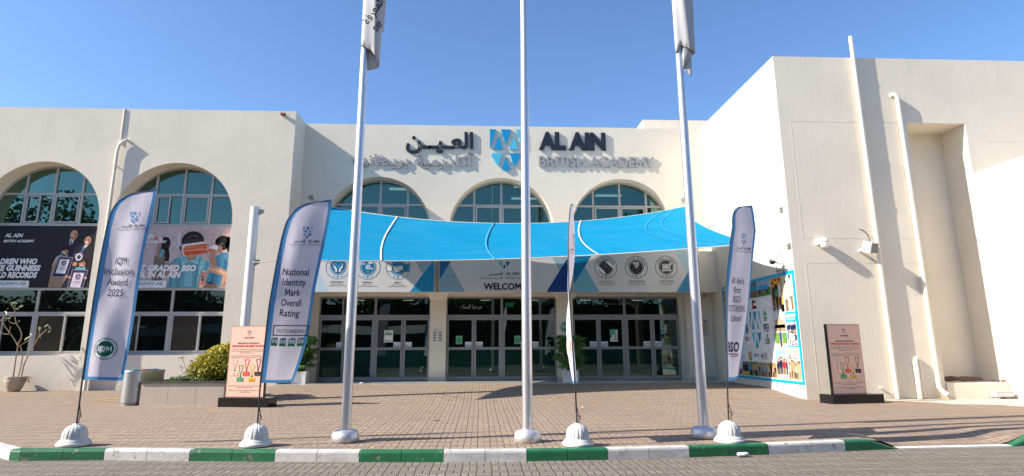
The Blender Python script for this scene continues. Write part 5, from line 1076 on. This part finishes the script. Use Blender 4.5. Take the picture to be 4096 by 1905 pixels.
m.build('branches', TWIG, fr)
P, D, S = [], [], []
for a, b in ((-16.06,2.8),(-15.94,2.97),(-15.7,2.79),(-15.62,2.85),(-15.86,2.95),(-16.07,2.35),(-16.0,2.42),(-15.89,2.48),(-15.57,2.35),(-15.88,2.2),(-15.2,1.82),(-15.14,1.9),(-14.73,2.19),(-14.6,2.15),(-14.54,2.11),(-14.54,2.01),(-14.94,2.11),(-16.08,2.61),(-15.82,2.9)):
    for _ in range(1): P.append((a+RNG.normal()*.02, 22.28+RNG.normal()*.04, b+RNG.normal()*.02)); D.append((RNG.normal()*.6, -.6, .8)); S.append(RNG.uniform(.12,.24))
leaf_mesh('leaves', P, D, S, L_FRAN, fr, .42)
m = MB()
for k in range(34):
    a = RNG.random()*1.6-.8; b = Vector((-15.20+RNG.normal()*.04, 22.25+RNG.normal()*.06, .52)); m.tube([b, b+Vector((.10+.05*RNG.random(), RNG.normal()*.03, .02)), b+Vector((.16+.09*RNG.random(), RNG.normal()*.05, -.05-.16*RNG.random()))], .004, 4, caps=False)
m.build('dry_grass', TWIG, fr)

# broad-leaved palms in white ribbed tubs
def palm(x, y, label, sd_):
    rr = np.random.default_rng(sd_); o = empty('potted_palm', (x, y, .222), label, 'potted plant', 'potted palms by the entrance columns'); m = MB(); z0 = .222
    for k in range(11):
        za, zb = z0+.037*k, z0+.037*(k+1)-.004; w0 = .245 + .012*k/10; m.bbox(x-w0, x+w0, y-w0, y+w0, za, zb, .006)
    m.box(x-.235, x+.235, y-.235, y+.235, z0, z0+.40); m.build('tub', WHITE, o)
    V, F, var = [], [], []; st = MB()
    for k in range(100):
        a = rr.random()*6.28; h = .12 + 1.10*rr.random()**.8; out = .08 + .30*rr.random(); b = Vector((x+.10*math.cos(a*3), y+.10*math.sin(a*3), z0+.38)); t = Vector((x+out*math.cos(a), y+out*.8*math.sin(a), z0+.38+h)); st.tube([b, b.lerp(t,.6)+Vector((0,0,.05)), t], [.008,.006,.004], 5, caps=False)
        fa = Vector((math.cos(a), math.sin(a), .15)).normalized(); up = Vector((0,0,1)); side = fa.cross(up).normalized(); nrm = side.cross(fa)
        for j in range(9):
            th = (j-4)/4*1.45; d = fa*math.cos(th) + side*math.sin(th); L = (.27+.14*rr.random())*(1-.12*abs(j-4)/4); wv = d.cross(nrm).normalized()*.032; q = len(V); mid = t + d*L*.5 + nrm*.02; tip = t + d*L - Vector((0,0,.12+.05*rr.random()))
            V += [t-wv*.3, t+wv*.3, mid+wv, mid-wv, tip]; F += [(q,q+1,q+2,q+3),(q+3,q+2,q+4)]; vv = min(1, max(0, .5+rr.normal()*.3)); var += [vv, vv]
    st.build('stems', L_PALM, o); me = bpy.data.meshes.new('fronds'); me.from_pydata([tuple(v) for v in V], [], F); me.update(); at = me.attributes.new('Var', 'FLOAT', 'FACE'); at.data.foreach_set('value', np.array(var, np.float32)); link('fronds', me, L_PALM, o)
palm(-6.28, 22.95, 'bushy palm in a white tub left of the doors behind a banner', 3); palm(3.2, 22.72, 'bushy palm in a white tub between the middle and right doors', 5)

# ------------------------------------------------------------------ pipes and wall fixtures
def pipe(path, r, label, m, clips=(), wall='y', name='drain_pipe', grp='drain pipes on the walls', extra=None):
    o = empty(name, path[-1], label, 'pipe', grp); b = MB(); b.tube(path, r, 16); b.build('pipe_run', m, o); c = MB(); r = r if not isinstance(r, list) else r[0]
    for (x, y, z) in clips: c.tube([(x,y,z-.022),(x,y,z+.022)], r*1.16, 16); c.box(x-r*.4, x+r*.4, y+r*.6, y+r*1.9, z-.012, z+.012)
    if clips: c.build('pipe_clip', m, o)
    if extra: extra(o)
    return o
yb = YB - .088
pipe([(11.345,yb,10.75),(11.345,yb,.02)], .062, 'white drain pipe rising above the roof of the right block', PVC, [(11.345,yb,z) for z in (9.7,8.55,7.2,4.1,2.7,1.0)] + [(11.345,yb,5.78),(11.345,yb,5.85)])
pipe([(12.44,YB+.02,8.86),(12.46,yb+.02,8.88),(12.52,yb,8.84),(12.56,yb,8.72),(12.56,yb,.42),(12.57,yb,.30),(12.63,yb-.03,.2),(12.70,yb-.10,.12)], .062, 'white drain pipe beside the tall recess with a grated outlet', PVC, [(12.56,yb,z) for z in (8.1,6.7,5.2,3.4,2.2,.9)] + [(12.56,yb,5.9),(12.56,yb,5.97)])
pipe([(12.0,yb+.02,.02),(12.0,yb+.02,1.0),(12.02,yb+.03,1.07),(12.09,yb+.06,1.09),(12.15,yb+.09,1.07),(12.17,yb+.10,1.0),(12.17,yb+.10,.02)], [.062]*3+[.05,.035,.03,.03], 'short white pipe looped back down beside the recess', PVC, [(12.0,yb+.02,.95),(12.0,yb+.02,.78)])
pipe([(-12.905,YW+.02,8.84),(-12.93,YW-.105,8.86),(-13.08,YW-.105,8.82),(-13.20,YW-.105,8.66),(-13.235,YW-.105,8.4),(-13.235,YW-.105,.9),(-13.235,YW-.105,.06)], .055, 'cream painted drain pipe on the pier between the two arches', PIPEC, [(-13.235,YW-.105,z) for z in (7.9,6.15,4.55,3.2,1.9)])
pipe([(-13.22,YW-.02,10.12),(-13.22,YW-.02,8.75)], .022, 'thin cream conduit running up to the roof of the wing', PIPEC, name='conduit')
pipe([(10.93,YB,.317),(10.93,YB-.12,.317)], .028, 'tiny white capped pipe end low on the right block', PVC, name='pipe_stub')
# round bulkhead lamp, speaker, cameras
lm = empty('wall_lamp', (9.71, YB, 4.35), 'white round bulkhead lamp on the right block', 'lamp')
MB().bbox(9.58, 9.64, YB-.14, YB-.001, 4.25, 4.42, .01).build('lamp_bracket', WHITE, lm)
m = MB(); m.lathe([(r_*.72, z_*.72) for r_, z_ in ((.0,.26),(.10,.255),(.155,.235),(.16,.16),(.165,.15),(.165,.11),(.15,.10))], (9.74,YB-.16,4.25), 28); m.lathe([(.036,.21),(.036,.184)], (9.74,YB-.16,4.25), 16)
for k in range(22): t = k*2*math.pi/22; m.box(9.74+.119*math.cos(t)-.004, 9.74+.119*math.cos(t)+.004, YB-.16+.119*math.sin(t)-.004, YB-.16+.119*math.sin(t)+.004, 4.325, 4.365)
m.build('lamp_housing', WHITE, lm)
m = MB(); m.lathe([(.105,.07),(.10,-.05),(.086,-.09),(.0,-.095)], (9.74,YB-.16,4.25), 24, flute=lambda t, z: 1-.12*max(0, math.cos(t*3))**4); m.build('lamp_glass', M_('frosted_cover', (.82,.82,.80), .2, amt=.02), lm)
spk = empty('loudspeaker', (11.0, YB-.3, 4.15), 'square pale grey loudspeaker with a dark grille and loose cable', 'loudspeaker'); LG = M_('pale_grey_plastic', (.52,.53,.53), .5, amt=.04)
ctr = Vector((11.0, YB-.27, 4.15)); Rm = Matrix.Rotation(R(24), 3, 'Z') @ Matrix.Rotation(R(17), 3, 'X')
def rb(mb, a, b):
    t = MB().bbox(a[0], b[0], a[1], b[1], a[2], b[2], .012); mb.add([ctr + Rm @ Vector(v) for v in t.v], t.f); return mb
rb(MB(), (-.155,-.13,-.155), (.155,.13,.155)).build('speaker_cabinet', LG, spk); rb(MB(), (-.13,-.142,-.13), (.13,-.132,.115)).build('speaker_grille', M_('grey_grille', (.14,.14,.14), .6, amt=.15, sc=60), spk)
MB().bbox(10.80, 10.85, YB-.28, YB-.001, 4.06, 4.13, .01).build('speaker_arm', LG, spk)
MB().tube([(10.93,YB-.01,4.72),(10.99,YB-.07,4.68),(11.08,YB-.10,4.56),(11.10,YB-.12,4.42),(11.06,YB-.2,4.33)], .012, 8).build('speaker_cable', DARK, spk)
dc = empty('dome_camera', (8.87, 17.85, 3.85), 'white dome security camera under its curved arm above the photo board', 'camera')
m = MB(); m.tube([(8.87,17.75,3.80),(8.72,17.78,3.80),(8.58,17.82,3.84)], .03, 10); m.box(8.845, 8.869, 17.69, 17.81, 3.73, 3.87); m.build('camera_arm', WHITE, dc)
MB().lathe([(.0,.07),(.065,.066),(.095,.042),(.10,.0),(.085,-.007)], (8.54,17.83,3.86), 24).build('camera_housing', WHITE, dc); MB().lathe([(.085,-.007),(.082,-.042),(.057,-.08),(.0,-.092)], (8.54,17.83,3.86), 24).build('camera_dome', BLACK, dc)
MB().tube([(8.66,17.8,3.74),(8.62,17.8,3.60),(8.68,17.79,3.50),(8.78,17.77,3.50),(8.83,17.75,3.60),(8.84,17.75,3.72)], .011, 8).build('camera_cable', DARK, dc)
bc = empty('bullet_camera', (8.62, 23.7, 3.4), 'small bullet camera at the inner corner right of the doors', 'camera')
MB().bbox(8.62, 8.74, YC-.06, YC-.001, 3.36, 3.52, .01).build('camera_base', M_('tan_plastic', (.40,.32,.2), .5), bc); MB().tube([(8.66,YC-.06,3.40),(8.56,YC-.2,3.34),(8.50,YC-.34,3.30)], [.05,.055,.06], 14).build('camera_body', WHITE, bc); MB().tube([(8.5,YC-.335,3.30),(8.495,YC-.35,3.297)], .05, 14).build('camera_lens', BLACK, bc)
al = empty('beacon_lamp', (-7.46, YW-.1, 9.98), 'small rust-red beacon near the roof corner of the wing', 'beacon'); RUST = M_('rust_red_plastic', (.16,.05,.03), .4, amt=.15)
MB().bbox(-7.52, -7.40, YW-.12, YW-.001, 9.93, 10.03, .02).build('beacon_body', RUST, al); MB().lathe([(.04,.0),(.055,.04),(.045,.08),(.0,.10)], (-7.38,YW-.09,9.93), 16).build('beacon_cap', RUST, al)
jb = empty('junction_box', (14.3, 17.02, 0), 'white flat junction box on the ground by the recess step', 'box'); MB().bbox(13.98, 14.5, 16.96, 17.17, .06, .19, .015).build('box_body', LG, jb); MB().bbox(14.0, 14.48, 16.955, 17.15, .192, .206, .004).build('box_cover', LG, jb); MB().bbox(14.06, 14.12, 16.98, 17.16, .0, .06, .004).build('box_foot', LG, jb)
ho = empty('garden_hose', (13.5, 17.6, .42), 'coiled brown garden hose lying on the step of the recess', 'hose'); m = MB(); pts = []
for k in range(170): t = k*.21; rx = .62+.12*math.sin(t*.37)+.05*math.sin(k*.9); pts.append((13.45+rx*math.cos(t)+.05*math.sin(t*.11*7), 17.66+.24*math.sin(t)+.04*math.cos(k*.31), .445+.03*((k*7) % 5)/5+.0006*k))
for k in range(14): pts.append((13.9+.045*k, 17.5-.02*k+.03*math.sin(k), .50-.003*k))
m.tube(pts, .016, 7); m.build('hose_tube', M_('brown_rubber', (.11,.065,.05), .55, amt=.2), ho); MB().tube([(14.45,17.24,.465),(14.54,17.23,.465)], [.032,.028], 12).build('hose_nozzle', M_('red_plastic', (.5,.06,.02), .4), ho)
gt = MB()
for k in range(14): gt.box(14.0+.0*k, 14.55, 14.75+.06*k, 14.775+.06*k, -.02, .014)
gt.box(13.96, 14.0, 14.73, 15.58, -.02, .016)
tag(gt.build('drain_grate', GALV), 'grey steel drain grate in the concrete near the right edge', 'drain')
# notices on columns and doors
pq = empty('wall_plaque', (8.28, YC, 2.1), 'clear acrylic plaque with yellow plates right of the doors', 'plaque'); MB().bbox(7.9, 8.68, YC-.035, YC-.02, 1.80, 2.44, .004).build('acrylic_sheet', M_('acrylic_grey', (.52,.52,.50), .1, amt=.03), pq)
P = Print(lambda u, v, n: (u, YC-.0365-n, v))
for k in range(3): P.rect(7.95, 1.94+.12*k, 8.30, 2.02+.12*k, (204,176,120), 1); P.rect(8.34, 1.94+.12*k, 8.63, 2.02+.12*k, (204,176,120), 1); P.rect(7.98, 1.965+.12*k, 8.2, 1.98+.12*k, (110,90,60), 2); P.rect(8.4, 1.965+.12*k, 8.58, 1.98+.12*k, (110,90,60), 2)
P.rect(7.95, 2.33, 8.05, 2.40, (90,90,96), 1); P.ell(8.56, 2.36, .04, .04, (100,90,80), 1); P.rect(8.3, 2.34, 8.5, 2.35, (90,90,96), 1); P.rect(8.3, 2.37, 8.48, 2.38, (90,90,96), 1)
P.build('plaque_print', INK, pq)
bo = MB()
for a in (7.93, 8.65):
    for b in (1.83, 2.41): bo.tube([(a,YC,b),(a,YC-.045,b)], .012, 8)
bo.build('standoff_bolt', GALV, pq)
ps = empty('column_notice', (-1.6, YC, 1.6), 'small white sheet of photographs on the column between doors', 'notice'); MB().box(-1.765, -1.43, YC-.012, YC-.002, 1.62, 2.10).build('notice_sheet', WHITE, ps)
P = Print(lambda u, v, n: (u, YC-.0135-n, v)); P.rect(-1.76, 1.625, -1.435, 2.095, (214,212,210), 0); P.rect(-1.73, 2.06, -1.55, 2.075, (90,90,100), 1); P.rect(-1.73, 2.04, -1.60, 2.05, (90,90,100), 1)
for k in range(4):
    for j, u in enumerate((-1.75,-1.53)): P.rect(u, 1.65+.095*k, u+.085, 1.72+.095*k, ((120,80,70),(70,60,70),(140,100,80),(90,70,60))[(k+j) % 4], 1); P.ell(u+.042, 1.69+.095*k, .02, .022, (190,140,115), 2, 10)
    for q in range(3): P.rect(-1.655, 1.66+.095*k+.018*q, -1.54, 1.667+.095*k+.018*q, (110,110,120), 1)
P.build('notice_print', INK, ps)
iq = empty('round_sign', (3.18, YC, 2.13), 'round green wall sign half hidden by the edge-on banner', 'sign'); m = MB(); m.tube([(3.2,YC-.002,2.17),(3.2,YC-.03,2.17)], .2, 40); m.build('sign_disc', M_('green_sign', (.02,.22,.11), .4, amt=.03), iq)
P = Print(lambda u, v, n: (u, YC-.0315-n, v)); P.ring(3.2, 2.17, .135, .143, (220,235,228), 1); P.text('IQM', 3.2, 2.13, .10, (230,240,235), 1, bold=.01); P.ring(3.2, 2.17, .185, .192, (220,235,228), 1); P.arc('INTERNATIONAL INCLUSIVE SCHOOL', 3.2, 2.17, .15, .024, math.pi/2, 4.3, (220,235,228), 2); P.build('sign_print', INK, iq)
ks = empty('black_wall_sign', (3.1, YC, 1.7), 'small black wall sign under the round green sign', 'sign'); MB().bbox(3.02, 3.38, YC-.014, YC-.002, 1.58, 1.86, .003).build('sign_plate', M_('sign_dark', (.03,.03,.035), .3), ks); P = Print(lambda u, v, n: (u, YC-.0155-n, v)); P.rect(3.13, 1.60, 3.37, 1.85, (206,206,210), 1); P.rect(3.07, 1.74, 3.1, 1.82, (220,220,220), 1); P.build('sign_print', INK, ks)
YG = YD + .0235
def pull(x, z, label):
    r = empty('pull_sticker', (x, YG, z), label, 'sticker', 'pull stickers on the door glass'); P = Print(lambda u, v, n: (u, YG-.001-n, v), .001); P.rect(x-.13, z-.095, x+.13, z+.095, (206,208,216), 0); P.rect(x-.122, z-.087, x+.122, z+.087, (224,224,230), 1)
    P.text('PULL', x-.04, z-.068, .058, (50,50,96), 2, bold=.03, width=.13); P.text(A_PULL, x-.03, z+.012, .06, (50,50,96), 2, bold=.02, width=.13)
    P.ell(x+.055, z+.045, .016, .016, (50,50,96), 2, 12); P.line([(x+.055,z+.02),(x+.075,z-.03),(x+.10,z-.07)], .018, (50,50,96), 2); P.line([(x+.06,z+.01),(x+.10,z-.005)], .014, (50,50,96), 3); P.line([(x+.075,z-.03),(x+.04,z-.07)], .016, (50,50,96), 3); P.build('sticker_print', INK, r)
PL = [(-5.225,'first'),(-4.81,'second'),(-3.115,'third'),(-2.69,'fourth'),(-.44,'fifth'),(-.04,'sixth'),(1.66,'seventh'),(2.07,'eighth'),(4.285,'ninth'),(4.72,'tenth'),(6.35,'eleventh'),(6.80,'twelfth')]
for x, o in PL: pull(x, 1.53, 'blue and white PULL sticker, %s of the twelve counted from the left' % o)
def door_poster(x0, x1, z0, z1, label, kind):
    r = empty('door_poster', ((x0+x1)/2, YG, z0), label, 'poster', 'posters taped on the door glass'); P = Print(lambda u, v, n: (u, YG-.001-n, v), .001); w_, h = x1-x0, z1-z0; cx = (x0+x1)/2
    if kind == 0:
        P.rect(x0, z0, x1, z1, (222,222,222), 0); P.rect(x0+.03, z0+h*.5, x1-.03, z0+h*.78, (110,140,80), 1); P.rect(cx-.10, z0+h*.2, cx-.01, z0+h*.62, (232,234,232), 2); P.rect(cx+.03, z0+h*.24, cx+.12, z0+h*.6, (226,230,228), 2); P.rect(x0+.03, z0+.03, x1-.03, z0+h*.14, (60,110,70), 1); P.rect(x1-.11, z0+.035, x1-.04, z0+h*.13, (230,170,60), 2)
        for k in range(3): P.rect(x0+.05, z1-.05-.03*k, x1-.08-.04*k, z1-.04-.03*k, (90,100,90), 1)
    elif kind == 1:
        P.rect(x0, z0, x1, z1, (104,172,140), 0); P.ring(cx, z0+h*.55, .06, .075, (40,60,54), 1); P.rect(cx-.022, z0+h*.47, cx+.022, z0+h*.64, (40,60,54), 1); P.line([(cx-.05,z0+h*.44),(cx+.05,z0+h*.66)], .012, (40,60,54), 2); P.rect(x0+.04, z0+.07, x1-.04, z0+.085, (50,70,64), 1); P.rect(x0+.05, z0+.04, x1-.05, z0+.055, (50,70,64), 1); P.rect(x0+.04, z0+.10, x1-.04, z0+.115, (50,70,64), 1)
    else:
        P.rect(x0, z0, x1, z1, (214,220,216), 0); P.poly([(x0,z0+.08),(x0,z1),(x1,z1),(x1-.05,z1-.05)], (90,160,150), 1); P.rect(cx+.02, z0+.12, cx+.1, z1-.12, (150,180,110), 2); P.rect(cx-.0, z0+.05, cx+.11, z0+.09, (70,100,90), 2)
    P.build('poster_print', INK, r)
door_poster(-3.60, -3.27, 1.62, 2.06, 'white and green poster on the left set of doors', 0); door_poster(-.92, -.68, 1.54, 1.85, 'green no-phone poster on the left leaf of the middle doors', 1); door_poster(1.285, 1.515, 1.54, 1.85, 'green no-phone poster beside the middle flagpole', 1); door_poster(4.94, 5.235, 1.62, 2.08, 'white and teal poster on the right set of doors', 2)
r = empty('welcome_lettering', (-.35, YD+.03, 2.95), 'white Arabic greeting lettered on the glass above the middle doors', 'lettering'); P = Print(lambda u, v, n: (u, YD+.038-n, v), .001); P.text(A_HELLO, -.35, 2.87, .15, (158,158,158), 1, bold=.012, width=.80); P.build('letter_film', INK, r)

# litter
def crumple(name, x, y, z, sx, sy, sz, col, label, cat, seed):
    rr = random.Random(seed); bm = bmesh.new(); bmesh.ops.create_icosphere(bm, subdivisions=2, radius=1)
    for v in bm.verts: k = rr.uniform(.7,1.1); v.co = Vector((x + v.co.x*sx*k, y + v.co.y*sy*k, z + sz + max(-sz, v.co.z*sz*k)))
    me = bpy.data.meshes.new(name); bm.to_mesh(me); bm.free(); return tag(link(name, me, M_('paper_%d' % seed, col, .8, amt=.12, sc=30)), label, cat)
crumple('crumpled_paper', 3.83, 9.48, -.14, .105, .05, .035, (.62,.64,.72), 'crumpled white paper lying against the green kerb', 'litter', 4)
crumple('paper_scrap', 2.47, 15.5, .002, .06, .04, .02, (.66,.64,.62), 'tiny white paper scrap on the paving beyond the edge-on banner', 'litter', 9)
crumple('paper_scrap', -4.1, 22.6, .222, .07, .04, .02, (.7,.7,.7), 'small white scrap on the landing by the left doors', 'litter', 12)
tag(MB().tube([(-.93,13.2,.012),(-.80,13.18,.016)], .014, 6).build('wood_stick', TWIG), 'short pale stick lying on the paving between two flagpoles', 'litter')

# ------------------------------------------------------------------ across the road, behind the viewer: what the windows mirror
def tree(x, y, h, r, sd_, n=2600):
    rr = np.random.default_rng(sd_); o = empty('roadside_tree', (x, y, -.2), 'leafy dark tree across the road, seen only as a reflection in the windows', 'tree', 'trees across the road'); m = MB(); lean = rr.normal()*.4
    m.tube([(x,y,-.3),(x+lean*.3,y,h*.25),(x+lean,y+.2,h*.55)], [r*.085,r*.07,r*.04], 10); cs = []
    for k in range(13):
        a = rr.random()*6.28; q = r*(.25+.6*rr.random()); zz = h*(.36+.5*rr.random()); c = (x+lean+q*math.cos(a), y+q*math.sin(a), zz); cs.append((*c, r*(.3+.2*rr.random()), r*(.3+.2*rr.random()), r*(.22+.16*rr.random()))); m.tube([(x+lean*.6,y+.1,h*.3), ((x+lean+c[0])/2,(y+c[1])/2,(h*.34+zz)/2), c], [r*.035,r*.02,r*.008], 6)
    m.build('trunk', BARK, o); p, d, k = clumps(cs, n, .28); leaf_mesh('crown', p, d*.5 + rr.normal(size=p.shape)*.6, rr.uniform(.3,.55,len(p)), L_TREE, o, .6)
for i, (x, y, h, r) in enumerate(((-44,-4,13.5,5.5),(-35,-7,14.5,5.5),(-26,-5,12.5,4.6),(-18,-9,9.5,4.2),(-9,-14,9.5,4),(1,-16,8.5,4),(14.5,-9,15.5,4.6),(23,-13,11,4.5),(33,-12,12,5),(-30,-14,13,5),(7,-22,10,5))): tree(x, y, h, r, 40+i)
HE = empty('added_hedge', (-10, -12, -.2), 'tall dense dark hedge added across the road to darken the window reflections', 'hedge'); p = np.stack([RNG.uniform(-50, 34, 14000), -11.6 + RNG.normal(size=14000)*.35, RNG.uniform(-.2, 6.0, 14000)], 1); leaf_mesh('foliage', p, RNG.normal(size=p.shape), RNG.uniform(.3,.5,14000), L_TREE, HE, .6); MB().box(-50, 34, -12.4, -11.8, -.3, 5.4).build('added_hedge_core', M_('added_hedge_core', (.015,.025,.01), .9), HE)  # added out of view so the lower windows and doors mirror something dark
cn = empty('parking_canopy', (-14, -6, 0), 'curved white car park canopy across the road, seen only as a reflection', 'canopy'); m = MB(); m.grid([[(-30+26*i/12, -9.5+6*j/8, 2.5+.75*math.sin(math.pi*j/8)+.12*math.cos(i*math.pi/2)) for i in range(13)] for j in range(9)]); m.build('canopy_fabric', M_('dusty_canvas', (.30,.32,.30), .8), cn)
m = MB()
for i in range(5): m.tube([(-30+6.5*i,-9.3,-.2),(-30+6.5*i,-9.3,2.6)], .07, 10)
m.build('canopy_post', GALV, cn)
